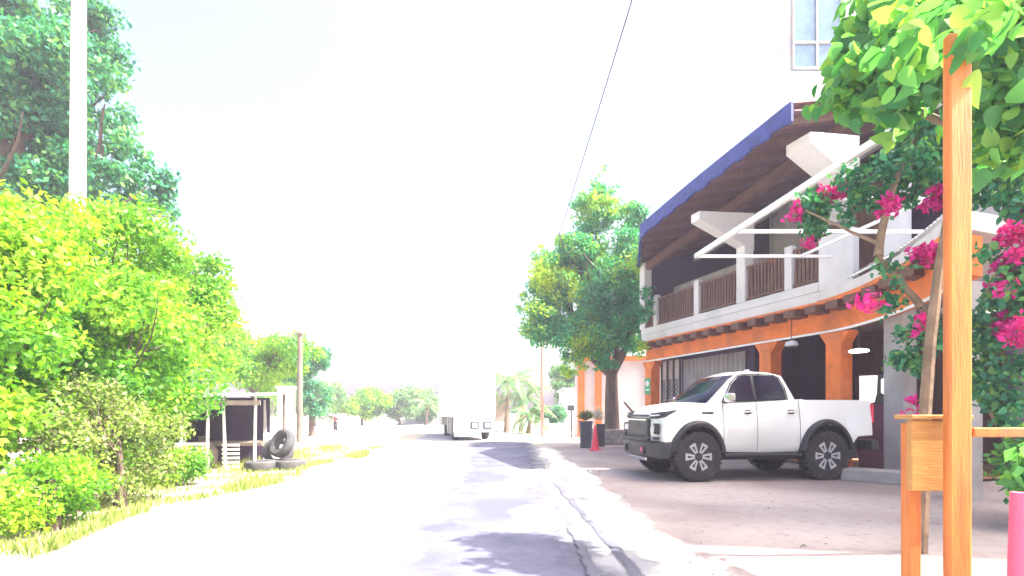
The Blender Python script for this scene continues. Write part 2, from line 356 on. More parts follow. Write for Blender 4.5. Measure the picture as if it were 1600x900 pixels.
softstrip('sand_strip', m_sand, gx([(1130,1400),(1000,905),(968,850),(912,790),(872,752),(838,715),(825,698)]), gx([(1500,1400),(1185,905),(1090,860),(1005,800),(950,758),(906,726),(872,698)]), .012, 60, .07, 2)
softstrip('sand_drift', m_sand, gx([(780,752),(782,740),(795,733)]), gx([(905,756),(905,742),(890,733)]), .016, 14, .03)
softstrip('sand_drift', m_sand, gx([(780,835),(785,805),(800,788)]), gx([(935,835),(920,805),(900,788)]), .016, 14, .03, 3)
softstrip('sand_verge', m_sand, gx([(-700,1400),(-40,905),(140,848),(250,812),(400,762),(480,730),(520,700),(560,680)]), gx([(-250,1400),(190,905),(330,845),(420,800),(520,755),(575,725),(585,700),(600,680)]), .012, 70, .07, 5)
# the two tyre ruts over the painted shadow band
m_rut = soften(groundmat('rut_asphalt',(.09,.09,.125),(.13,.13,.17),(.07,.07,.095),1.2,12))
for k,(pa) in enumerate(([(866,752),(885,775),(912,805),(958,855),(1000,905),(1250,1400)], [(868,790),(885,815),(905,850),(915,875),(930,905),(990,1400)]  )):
    a = gx(pa); wd_ = (.075,.06,.07)[k]; softstrip('tyre_rut', m_rut if k < 2 else m_shadow_band, [(x-wd_,y) for x,y in a], [(x+wd_,y) for x,y in a], .016+.002*k, 60, .01, k)
blobsheet('restaurant_floor', m_path, [(4.6,17.0),(7.5,8.4),(13,10),(11,19)], .05, 9, amp=0)

# ------------------------------------------------------------------ restaurant building (local x runs along the facade towards the camera, y inwards)
A = Vector((4.3,16.4,0)); rest = empty('restaurant_building', A, math.atan2(-.944,.33), 'two storey orange and white restaurant with dark wooden balcony above an open arcade', 'building')
LEN = 8.6
def part(mb, name, m, label=None, parent=rest, **k): return tag(mb.build(name, M[m], parent, **k), label)
part(MB().box((-.3,0,3.42),(6.2,5.2,3.66)), 'floor_slab', 'white', bevel=.02)
part(MB().box((-.34,-.10,3.36),(6.2,.0-.003,3.42)), 'edge_strip', 'orange')
WG = []
for i in range(25):
    f = i/24; x = 6.203+3.75*f; WG.append((x, -2.25*(f**1.55)))
def wing(o1, o2, z0_, z1_):      # band following the curved wing, offsets inwards from the edge
    mb = MB(); rg = [[mb.bm.verts.new(v) for v in ((x,y+o1,z0_),(x,y+o2,z0_),(x,y+o2,z1_),(x,y+o1,z1_))] for x,y in WG]
    for a,b in zip(rg,rg[1:]):
        for k in range(4): mb.bm.faces.new((a[k],a[(k+1)%4],b[(k+1)%4],b[k]))
    mb.bm.faces.new(rg[0]); mb.bm.faces.new(rg[-1][::-1]); return mb
part(wing(0,3.0,3.42,3.66), 'wing_slab', 'white')
part(wing(-.10,-.003,3.36,3.44), 'wing_edge_strip', 'orange')
part(wing(.22,.46,2.86,3.36), 'wing_beam', 'orange')
part(wing(.20,.24,2.81,2.855), 'wing_beam_trim', 'whitemetal')
part(MB().box((-.3,.0,3.663),(6.15,.16,3.86)), 'balcony_kerb', 'white', bevel=.01)
part(MB().box((-.35,.22,2.86),(6.2,.46,3.36)), 'beam', 'orange', bevel=.015)
part(MB().box((-.35,.20,2.81),(6.2,.24,2.855)), 'beam_trim', 'whitemetal')
k = 0; x = -.25
while x < 9.6:
    oy = 0 if x < 6.2 else -2.25*((x-6.2)/3.75)**1.55
    part(MB().box((x,-.20+oy,3.20),(x+.26,.215+oy,3.356)), 'rafter_tail', 'brownwood', bevel=.01); x += .52
for x, d in ((-.1,.3),(4.6,.34),(6.35,.34)):
    c = part(MB().box((x-.17,d-.17,0),(x+.17,d+.17,2.80)), 'column', 'orange', bevel=.015)
    part(MB().prism([(x-.17,2.55),(x+.17,2.55),(x+.34,2.805),(x-.34,2.805)], .3, Matrix.Translation((0,d-.15,0))), 'capital', 'orange', parent=c, bevel=.01)
part(MB().box((7.45,.05,0),(7.80,.40,3.41)), 'column', 'concrete', 'plain grey concrete column', bevel=.015)
# ground floor wall with grille window and shutter
part(MB().box((-.5,.95,.05),(3.5,1.12,3.41)), 'shop_wall', 'darkwall')
part(MB().box((3.38,1.12,.05),(3.5,4.6,3.41)), 'side_wall', 'darkwall')
part(MB().box((3.0,4.6,.05),(LEN,4.75,3.41)), 'back_wall', 'brownwood')
part(MB().box((LEN-.12,1.6,.05),(LEN,4.6,3.41)), 'side_wall', 'darkwall')
gw = part(MB().box((-.42,.90,1.15),(.56,.95,2.85)), 'window', 'curtain')
fr = MB()
for xx in (-.44,-.12,.20,.52): fr.box((xx,.85,1.1),(xx+.05,.897,2.9))
for zz in (1.08,1.5,2.85): fr.box((-.44,.848,zz),(.57,.894,zz+.05))
for cx in (-.28,.04,.36):
    for cz in (1.68,1.84,2.0,2.16): fr.tube([(cx+.07*math.cos(a),.87,cz+.07*math.sin(a)) for a in [i*math.pi/5 for i in range(11)]], .012, 5)
part(fr, 'window_grille', 'iron', parent=gw)
sh = MB()
pts = []
n = 56
for i in range(n+1):
    x = .72+i*(3.25-.72)/n; pts.append((x, .90+(.025 if (i//2)%2 else -.02)))
for (x0,y0),(x1,y1) in zip(pts,pts[1:]):
    sh.poly3([(x0,y0,.08),(x1,y1,.08),(x1,y1,2.8),(x0,y0,2.8)])
part(sh, 'shutter', 'shutter', solid=.004)
# upper floor balcony
def balpanel(x0, x1, seed):
    rnd = random.Random(seed); b = MB(); x = x0+.03
    b.box((x0,.05,4.66),(x1,.11,4.72)); b.box((x0,.05,3.90),(x1,.11,3.95))
    while x < x1-.06:
        wv = .055; b.box((x,.06,3.952),(x+wv,.10,4.658)); x += wv+.045
    part(b, 'balustrade', 'brownwood')
balp = [(-.22,.36),(.56,2.27),(2.47,3.86),(4.16,5.3),(5.5,6.15)]
for i,(a,b) in enumerate(balp): balpanel(a,b,i)
for x in (.46,2.37,5.4): part(MB().box((x-.095,.005,3.862),(x+.095,.155,4.82)), 'balcony_post', 'white', bevel=.01)
for x in (-.25,4.01): part(MB().box((x-.14,.003,3.862),(x+.14,.28,6.0)), 'upper_column', 'white', bevel=.012)
part(MB().box((6.16,.0,3.664),(6.9,.18,4.75)), 'parapet', 'white', bevel=.012)
part(MB().box((7.35,.2,3.664),(7.65,.5,6.6)), 'upper_column', 'white', bevel=.012)
def bracket(x, z, w_=.3, L=1.35):      # tapered cantilever carrying the roof
    Mx = Matrix(((0,1,0,x-w_/2),(1,0,0,0),(0,0,1,z),(0,0,0,1)))
    part(MB().prism([(-L,.22),(-L,.42),(.3,.58),(.3,-.35),(.0,-.25)], w_, Mx), 'cantilever_beam', 'white', bevel=.015)
bracket(4.01, 5.48); bracket(6.55, 6.02, .55, 1.0)
part(MB().box((6.3,.1,5.0),(6.6,.35,6.6)), 'upper_column', 'concrete')
# roof: eave line at y=-1.5 climbing towards the camera, plane rising inwards
def Y0(x): return -1.5+1.5*min(1,max(0,(2.1-x)/2.4))
def rz(x, y): return 5.75+.135*x+.10*math.sin(math.pi*(x+.4)/7.35)+(y+1.5)*.27
x0, x1, y0, y1 = -.4, 6.95, -1.5, 4.6
rf = MB()
NX = 34
for i in range(NX):
    xa = x0+(x1-x0)*i/NX; xb = x0+(x1-x0)*(i+1)/NX-.03
    for (ya,yb) in ((y0,y1),):
        rf.bm.faces.new([rf.bm.verts.new(v) for v in ((xa,Y0(xa),rz(xa,Y0(xa))),(xb,Y0(xb),rz(xb,Y0(xb))),(xb,yb,rz(xb,yb)),(xa,yb,rz(xa,yb)))])
roof = part(rf, 'ceiling_boards', 'ceilwood', solid=.03)
rt = MB(); nx = 40
for i in range(nx):
    xa = x0+(x1-x0)*i/nx; xb = x0+(x1-x0)*(i+1)/nx; xm = (xa+xb)/2
    for a,b,h0,h1 in ((xa,xm,.10,.16),(xm,xb,.16,.10)):
        rt.bm.faces.new([rt.bm.verts.new(v) for v in ((a,Y0(a)-.05,rz(a,Y0(a))+h0),(b,Y0(b)-.05,rz(b,Y0(b))+h1),(b,y1,rz(b,y1)+h1),(a,y1,rz(a,y1)+h0))])
part(rt, 'roof', 'rooftile', solid=.02)
fb = MB()
for i in range(60):
    xa = x0+(x1-x0)*i/60; xb = x0+(x1-x0)*(i+1)/60
    hh = .06+.04*(i%2)+.06*math.sin(i*1.3)
    fb.bm.faces.new([fb.bm.verts.new(v) for v in ((xa,Y0(xa)-.08,rz(xa,Y0(xa))-.17-hh*.4),(xb,Y0(xb)-.08,rz(xb,Y0(xb))-.17-hh*.4),(xb,Y0(xb)-.08,rz(xb,Y0(xb))+.13),(xa,Y0(xa)-.08,rz(xa,Y0(xa))+.13))])
part(fb, 'roof_edge', 'tile', solid=.06)
for x in [x0+.3+i*.62 for i in range(12)]:
    if x < x1-.05: part(MB().bar((x,Y0(x)+.02,rz(x,Y0(x))-.09),(x,y1,rz(x,y1)-.09),.09,.13), 'rafter', 'brownwood')
for yy in (.15, 2.1):
    part(MB().bar((x0+.1,yy,rz(x0,yy)-.28),(x1-.1,yy,rz(x1,yy)-.28),.16,.24), 'purlin', 'concrete' if yy>1 else 'brownwood')
part(MB().box((-.3,4.0,3.664),(LEN,4.12,8.6)), 'upper_back_wall', 'darkwall')
part(MB().prism([(.3,3.664),(4.0,3.664),(4.0,rz(-.3,4)-.02),(.3,rz(-.3,.3)-.02)], .1, Matrix(((0,1,0,-.42),(1,0,0,0),(0,0,1,0),(0,0,0,1)))), 'upper_end_wall', 'darkwall')
part(MB().box((-.2,1.2,5.05),(3.4,1.45,5.32)), 'inner_beam', 'concrete')
part(MB().box((-.2,2.6,4.75),(3.8,2.8,5.0)), 'inner_beam', 'concrete')
part(MB().box((4.4,2.2,3.664),(6.1,2.35,6.4)), 'partition', 'brownwood')
part(MB().box((7.3,2.5,3.664),(9.6,5.2,10.6)), 'added_shade_block', 'white')  # invented upper block, added to shade the pickup, mostly behind foliage
part(MB().box((7.7,2.44,6.2),(8.9,2.497,7.6)), 'window', 'winglass')  # pane on the added block
# lean-to white sheet roof over the near bay
cs = MB(); n = 60
def wedge(x): return 0 if x < 6.2 else -2.25*((x-6.2)/3.75)**1.55
for i in range(n):
    xa = 6.95+i*3.0/n; xb = 6.95+(i+1)*3.0/n; za = .03 if i%2 else 0; zb = 0 if i%2 else .03
    cs.bm.faces.new([cs.bm.verts.new(v) for v in ((xa,wedge(xa)-.04,3.70+za),(xb,wedge(xb)-.04,3.70+zb),(xb,wedge(xb)+2.3,4.85+zb),(xa,wedge(xa)+2.3,4.85+za))])
part(cs, 'sheet_roof', 'whitemetal', solid=.006)
for k in range(6):
    a = .15+k*.4; q = []
    for i in range(16): x = 6.95+i*.2; q.append((x, wedge(x)+a, 3.735+(a+.04)*.49))
    part(MB().tube(q, .022, 5), 'roof_batten', 'concrete')
part(MB().box((9.55,-1.75,0),(9.8,-1.5,2.855)), 'column', 'concrete', 'plain grey concrete column')

# things of the arcade
def atr(x, y, z): return rest.matrix_basis @ Vector((x,y,z)) if False else Vector((A.x+.33*x+.944*y, A.y-.944*x+.33*y, z))
ROT = math.atan2(-.944,.33)
s = empty('green_sign', atr(-.1,.123,1.75), ROT, 'green notice with white round symbol fixed on the orange column', 'sign')
MB().box((-.15,-.012,0),(.15,0,.52)).build('panel', M['green'], s, bevel=.004)
sb = MB(); sb.tube([(.075*math.cos(a),-.017,.34+.075*math.sin(a)) for a in [i*math.pi/8 for i in range(17)]], .018, 6); sb.build('symbol_ring', M['signwhite'], s); MB().box((-.03,-.02,.30),(.03,-.013,.38)).build('symbol_figure', M['signwhite'], s)
MB().box((-.1,-.02,.12),(.1,-.013,.15)).build('symbol_bar', M['signwhite'], s)
p = P(1342,549,9.9); s = empty('ceiling_light', (p.x,p.y,3.41), 0, 'bright oval ceiling light glowing under the arcade ceiling right of the orange column', 'lamp')
L_ = (3.41-p.z)
MB().tube([(0,0,0),(0,0,-L_+.05)], .012, 6).build('rod', M['iron'], s)
MB().lathe([(.02,-L_+.06),(.16,-L_+.03),(.175,-L_),(.15,-L_-.02),(.02,-L_-.03)], 20).build('shade', M['ceillight'], s, smooth=True)
p = P(1237,538,11.2); s = empty('hanging_lamp', (p.x,p.y,3.41), 0, 'small white glass lamp hanging just below the orange beam', 'lamp')
L_ = 3.41-p.z
MB().tube([(0,0,0),(0,0,-L_+.05)], .01, 6).build('rod', M['iron'], s)
MB().lathe([(.03,-L_+.09),(.12,-L_+.05),(.14,-L_-.03),(.1,-L_-.05)], 16).build('lamp_shade', M['lamp'], s, smooth=True)
p = atr(6.6,4.58,1.75); p = P(1324,604,11.5)
s = empty('wall_lantern', p, ROT, 'small yellow lit lantern deep inside the dark arcade', 'lamp')
MB().box((-.06,-.06,-.07),(.06,.06,.07)).build('lamp_glass', M['litlamp'], s, bevel=.01)
c_ = MB(); c_.box((-.075,-.075,.072),(.075,.075,.10)); c_.box((-.075,-.075,-.10),(.075,.075,-.072)); c_.box((-.012,.06,.1),(.012,.09,.16)); c_.tube([(0,0,.1),(0,0,3.4-p.z)], .008, 6)
c_.build('lamp_frame', M['iron'], s)
p = P(1207,407,12.6); s = empty('red_lamp', p, 0, 'tiny glowing red lamp above the balcony railing', 'lamp')
MB().lathe([(.02,.09),(.05,.06),(.05,-.03),(.02,-.05)], 12).build('lamp_glass', M['litred'], s, smooth=True)
MB().tube([(0,0,.09),(0,0,1.5)], .006, 5).build('cord', M['iron'], s)
# drinks cabinet with lit header
p = P(1368,700,10.2); s = empty('drinks_cabinet', (p.x,p.y,.05), ROT+R(35), 'tall maroon cabinet with white lit header panels behind the pickup tail', 'cabinet')
MB().box((-.28,0,0),(.28,.5,1.28)).build('body', M['maroon'], s, bevel=.02)
MB().box((-.28,0,1.285),(.28,.5,1.88)).build('top_case', M['iron'], s, bevel=.02)
MB().prism([(-.26,1.36),(-.22,1.30),(-.02,1.31),(.02,1.5),(.03,1.84),(-.26,1.84)], .02, Matrix.Translation((0,-.022,0))).build('header_panel', M['litpanel'], s)
MB().prism([(.09,1.5),(.14,1.46),(.26,1.6),(.26,1.84),(.09,1.76)], .02, Matrix.Translation((0,-.022,0))).build('header_panel', M['litpanel'], s)
st = MB(); a = P(1320,735,8.9); b = P(1480,748,7.9); st.bar((a.x,a.y,.10),(b.x,b.y,.10),.5,.2)
tag(st.build('concrete_step', M['concrete'], bevel=.02), 'low pale concrete step on the ground behind the pickup rear wheel', 'step')

# white metal awning frame over the forecourt
af = empty('awning_frame', (3.7,10.3,4.3), 0, 'bare white metal awning frame reaching out over the forecourt', 'awning frame')
q0, q1 = Vector((0,0,0)), Vector((.62,-5.2,0))
MB().bar(q0, q1, .07, .09).build('outer_rail', M['whitemetal'], af, bevel=.008)
ends = []
for yy in (0,-1.4,-2.8,-4.4):
    t = -yy/5.2; a = q0.lerp(q1,t)+Vector((.04,0,0)); b = Vector(((A.x+(A.y-10.3-yy)/.944*.33)-3.7+.1 if yy>-1.0 else 3.55+t*.2, yy, 0))
    MB().bar(a, b, .05, .06).build('cross_bar', M['whitemetal'], af, bevel=.006)
MB().bar((2.1,0,.0-.004),(2.6,-4.4,-.004),.04,.05).build('inner_rail', M['whitemetal'], af)
for x,y in ((3.2,-4.4),):
    MB().box((x-.05,y-.05,-4.3),(x+.05,y+.05,-.035)).build('leg', M['concrete'], af)

# white tower block behind
tw = empty('white_tower_block', (8.2,15.2,0), 0, 'tall white building with blue windows rising behind the restaurant', 'building')
MB().box((0,0,0),(7,1.1,14.5)).build('wall', M['white'], tw)
for z0 in (11.3,):
    f_ = MB().box((.10,-.05,z0),(1.5,-.003,z0+3.6)).build('window', M['winglass'], tw)
    fr = MB()
    for z in (z0,z0+.75,z0+3.55): fr.box((.08,-.10,z),(1.55,-.053,z+.07))
    for x in (.08,.78,1.5): fr.box((x,-.104,z0+.071),(x+.06,-.056,z0+3.55))
    fr.build('frame', M['concrete'], f_)
MB().box((-.3,-.6,9.5),(7.2,-.003,9.62)).build('ledge', M['white'], tw)

nb = empty('added_shade_building', (10.4,2.7,0), 0, 'tall plain white building added out of view on the right to shade the forecourt', 'building')  # unseen block, put here to keep sun off pickup and apron
MB().box((0,0,0),(7,4.5,13)).build('wall', M['white'], nb)
for z_ in (1.2,5.0,8.8):
    for y_ in (.8,2.8): MB().box((-.04,y_,z_),(-.003,y_+1.0,z_+1.4)).build('window', M['winglass'], nb)
# orange and white annex on the far side of the tree
an = empty('annex_building', (3.0,24.5,0), R(-8), 'white annex wall with tall orange pilasters beyond the big street tree', 'building')
MB().box((0,0,0),(9,.3,3.6)).build('wall', M['white'], an)
for x in (.15,.95,3.3,4.4): MB().box((x,-.16,0),(x+.32,-.003,3.45)).build('pilaster', M['orange'], an, bevel=.01)
MB().box((-.2,-.3,3.605),(9.2,.5,3.8)).build('roof', M['orange'], an)
# far white house with small window and low walls
fh = empty('white_house', (2.2,33,0), 0, 'small white house with one small window far past the street tree', 'building')
MB().box((1.2,0,0),(3.6,4,2.6)).build('wall', M['white'], fh)
w_ = MB().box((1.35,-.03,1.3),(2.3,-.003,1.9)).build('window', M['glass'], fh)
fr = MB()
for x in (1.3,1.8,2.3): fr.box((x,-.06,1.25),(x+.06,-.032,1.95))
for z in (1.2,1.9): fr.box((1.3,-.064,z),(2.36,-.034,z+.06))
fr.build('frame', M['whitemetal'], w_)
MB().box((1.2,-.4,.02),(3.3,-.003,.55)).build('step', M['concrete'], fh)
MB().box((1.05,-.3,2.604),(3.8,4.3,2.75)).build('roof', M['white'], fh)
tag(MB().box((1.3,31,0),(3.3,31.2,.5)).build('garden_wall', M['white'], bevel=.02), 'low white garden wall in front of the clipped green hedge', 'wall')
tag(MB().box((-14,52,0),(-5.5,52.3,.55)).build('low_wall', M['white'], bevel=.02), 'long low white wall along the far road bend, left of the box truck', 'wall')
# bamboo fence and rails
bf = empty('bamboo_fence', P(762,645,34), 0, 'brown bamboo fence panel beside the white box truck', 'fence'); bf.location.z = 0
b = MB(); rnd = random.Random(3)
for i in range(26): b.tube([(i*.052,0,.55),(i*.052,0,2.3+rnd.uniform(-.1,.15))], .025, 5)
b.build('panel', M['bamboo'], bf)
for x in (-.03,1.38): MB().box((x-.05,-.06,0),(x+.05,.06,2.5)).build('post', M['oldwood'], bf)
for z in (.12,.38): MB().box((.03,-.03,z),(1.32,.03,z+.1)).build('rail', M['whitemetal'], bf)

# ------------------------------------------------------------------ pickup (local x to the tail, y to the far side)
pk = empty('pickup_truck', Vector((3.1,8.6,0))+Vector((-.14,.99,0))*.78, R(6), 'white double cab pickup with black wheel flares parked on the forecourt', 'pickup')
WB = 2.56; HW = .90
def arcpts(cx, rx, rtop, n=12, z0=.50):
    out = []; a0 = math.asin(min(1,max(-1,(z0-.42)/(rtop-.42))))
    for i in range(n+1):
        a = a0+(math.pi-2*a0)*i/n; out.append((cx-rx*math.cos(a), .42+(rtop-.42)*math.sin(a)))
    return out
fa = arcpts(0,.47,.95); ra = arcpts(WB,.49,.97)
# profile order: start front bottom going along the bottom to the rear, then back along the top
def profile(y):
    ay = abs(y); bow = .16*(ay/HW)**2.6; cr = .05*(1-(ay/HW)**2)
    bot = [(-.80+bow,.56)]+fa+[(.62,.49),(1.3,.48),(1.95,.49)]+ra+[(3.2,.74),(3.50,.76)]
    bed = 1.37 if ay > .79 else 1.0
    top = [(3.52,bed),(3.0,bed),(2.15,bed),(2.12,1.385 if ay>.79 else 1.385),(1.4,1.345),(.62,1.29),(.30,1.31+cr*.6),(-.1,1.29+cr),(-.45,1.24+cr),(-.70+bow,1.15+cr*.7),(-.82+bow,1.06),(-.86+bow,.82)]
    return bot+top
sl = [-.90,-.885,-.80,-.788,-.6,-.3,0,.3,.6,.788,.80,.885,.90]
bd = MB(); rings = []
for y in sl:
    pr = profile(y); r_ = []
    edge = .985 if abs(abs(y)-.90) < .001 else 1
    for (x,z) in pr:
        yy = y
        if z > 1.0: yy = y*(1-.07*(z-1.0)/.38)
        if z < .65: yy = y*(1-.05*(.65-z)/.2)
        zz = z if edge == 1 else z-(.018 if z > .95 else -.012)
        r_.append(bd.bm.verts.new((x,yy,zz)))
    rings.append(r_)
for a_, b_ in zip(rings, rings[1:]):
    n = len(a_)
    for k in range(n): bd.bm.faces.new((a_[k],a_[(k+1)%n],b_[(k+1)%n],b_[k]))
f1 = bd.bm.faces.new(rings[0]); f2 = bd.bm.faces.new(rings[-1][::-1])
bmesh.ops.triangulate(bd.bm, faces=[f1,f2])
body = bd.build('body', M['paint'], pk, smooth=True)
# cab
def cabring(y):
    k = y/.84; inn = lambda z: k*(.84-.19*((z-1.25)/.64)**1.15*1.0)
    ay = abs(k); drop = .07*ay**3; fb_ = .09*ay**2
    pr = [(.10+fb_,1.26),(.36+fb_,1.48),(.64+fb_,1.70),(.84+fb_*.8,1.835-drop*.5),(1.0,1.885-drop),(1.35,1.905-drop),(1.65,1.885-drop),(1.78,1.82-drop*.5),(1.87,1.60),(1.98,1.36),(1.98,1.25)]
    return [(x, inn(max(z,1.25)), z) for x,z in pr]
cb = MB(); rings = []
for y in [-.84,-.80,-.6,-.3,0,.3,.6,.80,.84]: rings.append([cb.bm.verts.new(v) for v in cabring(y)])
for a_, b_ in zip(rings, rings[1:]):
    n = len(a_)
    for k in range(n): cb.bm.faces.new((a_[k],a_[(k+1)%n],b_[(k+1)%n],b_[k]))
cb.bm.faces.new(rings[0]); cb.bm.faces.new(rings[-1][::-1])
cab = cb.build('cab', M['paint'], pk, smooth=True)
def cy(z): return .84-.19*(max(0,z-1.25)/.64)**1.15
for sd in (-1,1):
    for poly in ([(.54,1.345),(1.14,1.365),(1.14,1.79),(1.02,1.80),(.90,1.775),(.74,1.64)], [(1.19,1.367),(1.79,1.395),(1.76,1.60),(1.69,1.75),(1.6,1.79),(1.19,1.795)]):
        g_ = MB(); g_.poly3([(x, sd*(cy(z)+.014), z) for x,z in poly]); g_.build('side_window', M['glass'], pk, solid=.02, bevel=.004)
    g_ = MB(); g_.poly3([(x, sd*(cy(z)+.010), z) for x,z in [(1.12,1.36),(1.21,1.365),(1.21,1.80),(1.12,1.795)]]); g_.build('door_pillar', M['blackplastic'], pk, solid=.02)
    fr = MB(); q = [(x, sd*(cy(z)+.012), z) for x,z in [(.50,1.33),(.72,1.655),(.89,1.795),(1.02,1.82),(1.6,1.812),(1.71,1.765),(1.79,1.6),(1.82,1.385),(1.2,1.353),(.50,1.33)]]
    fr.tube(q, .012, 5); fr.build('window_seal', M['blackplastic'], pk)
ws = MB()
rows = [(.13,1.30),(.36,1.49),(.62,1.69),(.78,1.79)]
gr = []
for x,z in rows:
    gr.append([ws.bm.verts.new((x+.09*(abs(u))**2-.012, u*(cy(z)-.06), z+.012)) for u in (-1,-.6,-.2,.2,.6,1)])
for a_, b_ in zip(gr, gr[1:]):
    for k in range(5): ws.bm.faces.new((a_[k],a_[k+1],b_[k+1],b_[k]))
ws.build('windscreen', M['glass'], pk, smooth=True, solid=.01)
rw = MB(); rw.poly3([(1.885,-.66,1.46),(1.885,.66,1.46),(1.80,.6,1.78),(1.80,-.6,1.78)]); rw.build('rear_window', M['glass'], pk, solid=.03)
for sd in (-1,1):       # sides
    y = sd*.905
    for cx, rx, rt_ in ((0,.47,.95),(WB,.49,.97)):
        fl = MB(); ins = arcpts(cx, rx-.015, rt_-.015, 16, .52); outs = arcpts(cx, rx+.075, rt_+.075, 16, .50)
        ring = []
        for (xi,zi),(xo,zo) in zip(ins,outs):
            ring.append([fl.bm.verts.new(v) for v in ((xi,sd*.80,zi),(xi,sd*.955,zi),((xi+xo)/2,sd*.965,(zi+zo)/2),(xo,sd*.915,zo),(xo,sd*.80,zo))])
        for a_, b_ in zip(ring, ring[1:]):
            for k in range(5): fl.bm.faces.new((a_[k],a_[(k+1)%5],b_[(k+1)%5],b_[k]))
        fl.bm.faces.new(ring[0]); fl.bm.faces.new(ring[-1][::-1])
        fl.build('wheel_flare', M['blackplastic'], pk, smooth=True)
        ln_ = MB(); ii = arcpts(cx, rx-.02, rt_-.02, 14, .50); a_ = [ln_.bm.verts.new((x,sd*.895,z)) for x,z in ii]; b_ = [ln_.bm.verts.new((x,sd*.6,z)) for x,z in ii]
        for k in range(len(ii)-1): ln_.bm.faces.new((a_[k],a_[k+1],b_[k+1],b_[k]))
        ln_.bm.faces.new(b_)
        ln_.build('wheel_liner', M['blackplastic'], pk, smooth=True)
    MB().box((.50,sd*.74,.42),(2.02,sd*.95,.475)).build('running_board', M['blackplastic'], pk, bevel=.015)
    def ly(z): return sd*(.90*(1-.07*max(0,z-1.0)/.38)*(1-.05*max(0,.65-z)/.2)+.0015)
    for x, za, zb in ((.50,.53,1.30),(1.165,.52,1.34),(2.02,.56,1.37)):
        zz = [za+(zb-za)*i/6 for i in range(7)]
        MB().tube([(x,ly(z)-sd*.001,z) for z in zz], .005, 4).build('door_seam', M['blackplastic'], pk)
    for x in (1.0,1.86):
        h = MB().bar((x-.10,ly(1.16)+sd*.03,1.165),(x+.10,ly(1.16)+sd*.03,1.175),.03,.032).build('door_handle', M['chrome'], pk, bevel=.008)
        MB().box((x-.07,ly(1.15)-sd*.002,1.13),(x+.05,ly(1.15)+sd*.004,1.20)).build('handle_recess', M['blackplastic'], h)
    m_ = MB(); Mx = Matrix.Translation((.53,sd*1.02,1.40)); m_.box((-.05,-.11,-.075),(.06,.11,.075),Mx)
    mo = m_.build('mirror', M['chrome'], pk, bevel=.03)
    MB().bar((.56,sd*.84,1.33),(.54,sd*.98,1.35),.05,.04).build('mirror_arm', M['blackplastic'], mo)
    MB().box((.08,ly(1.1)-sd*.002,1.13),(.30,ly(1.1)+sd*.008,1.165)).build('fender_vent', M['blackplastic'], pk, bevel=.003)
    # headlight wraps round the corner
    hl = MB()
    top = [(-.795,.52,1.135),(-.745,.74,1.15),(-.63,.865,1.165),(-.42,.892,1.195)]; bt = [(-.835,.52,1.055),(-.79,.74,1.06),(-.67,.875,1.085),(-.42,.897,1.185)]
    va = [hl.bm.verts.new((x,sd*y,z)) for x,y,z in top]; vb = [hl.bm.verts.new((x,sd*y,z)) for x,y,z in bt]
    for k in range(3): hl.bm.faces.new((va[k],va[k+1],vb[k+1],vb[k]))
    hh = hl.build('headlight', M['blackplastic'], pk, solid=.04)
    MB().bar((-.835,sd*.55,1.10),(-.755,sd*.80,1.112),.05,.022).build('lamp_strip', M['lamp'], hh)
    # stacked lamps in bumper corner
    fg = MB(); fg.box((-.06,-.13,-.09),(.06,.13,.09), Matrix.Translation((-.775,sd*.69,.88))@Matrix.Rotation(sd*R(22),4,'Z')); fo = fg.build('lamp_housing', M['blackplastic'], pk, bevel=.02)
    MB().box((-.07,-.08,-.055),(.06,.08,.055), Matrix.Translation((-.78,sd*.69,.885))@Matrix.Rotation(sd*R(22),4,'Z')).build('corner_lamp', M['lamp'], fo, bevel=.01)
    MB().box((-.07,-.12,-.02),(.05,.12,.02), Matrix.Translation((-.775,sd*.70,.72))@Matrix.Rotation(sd*R(22),4,'Z')).build('lower_trim', M['blackplastic'], pk, bevel=.006)
    MB().box((3.50,sd*.80-.07,.98),(3.56,sd*.80+.07,1.30)).build('tail_light', M['red'], pk, bevel=.01)
MB().box((-.90,-.50,.66),(-.80,.50,1.06)).build('grille', M['blackplastic'], pk, bevel=.03)
for z in (1.03,): MB().bar((-.91,-.46,z),(-.91,.46,z),.03,.022).build('grille_bar', M['chrome'], pk)
MB().bar((-.87,-.52,1.10),(-.87,.52,1.10),.05,.04).build('hood_trim', M['blackplastic'], pk, bevel=.01)
bp_ = MB(); pl = [(-.55,-.93),(-.76,-.88),(-.93,-.62),(-.99,0),(-.93,.62),(-.76,.88),(-.55,.93)]
r_ = []
for x,y in pl: r_.append([bp_.bm.verts.new(v) for v in ((x,y,.40),(x,y,.66),(x+.16,y*.9,.68),(x+.16,y*.9,.38))])
for a_, b_ in zip(r_, r_[1:]):
    for k in range(4): bp_.bm.faces.new((a_[k],a_[(k+1)%4],b_[(k+1)%4],b_[k]))
bp_.bm.faces.new(r_[0]); bp_.bm.faces.new(r_[-1][::-1])
bmp = bp_.build('bumper', M['blackplastic'], pk, bevel=.02, smooth=True)
MB().bar((-.93,-.5,.36),(-.93,.5,.36),.05,.05).build('skid_bar', M['chrome'], bmp)
hk = MB(); hk.lathe([(.02,0),(.045,0),(.045,.03),(.02,.03)], 12, Matrix.Translation((-.985,-.42,.52))@Matrix.Rotation(R(-90),4,'Y')); hk.build('tow_hook', M['pink'], bmp)
bl = MB()
for y in (-.45,.45): bl.box((-1.0,y-.05,.44),(-.90,y+.05,.56))
bl.tube([(-.95,-.72,.74),(-1.03,-.5,.70),(-1.05,0,.70),(-1.03,.5,.70),(-.95,.72,.74)], .028, 8)
bl.build('guard_bar', M['blackplastic'], bmp, bevel=.006)
MB().box((3.52,-.86,.50),(3.68,.86,.68)).build('rear_bumper', M['blackplastic'], pk, bevel=.03)
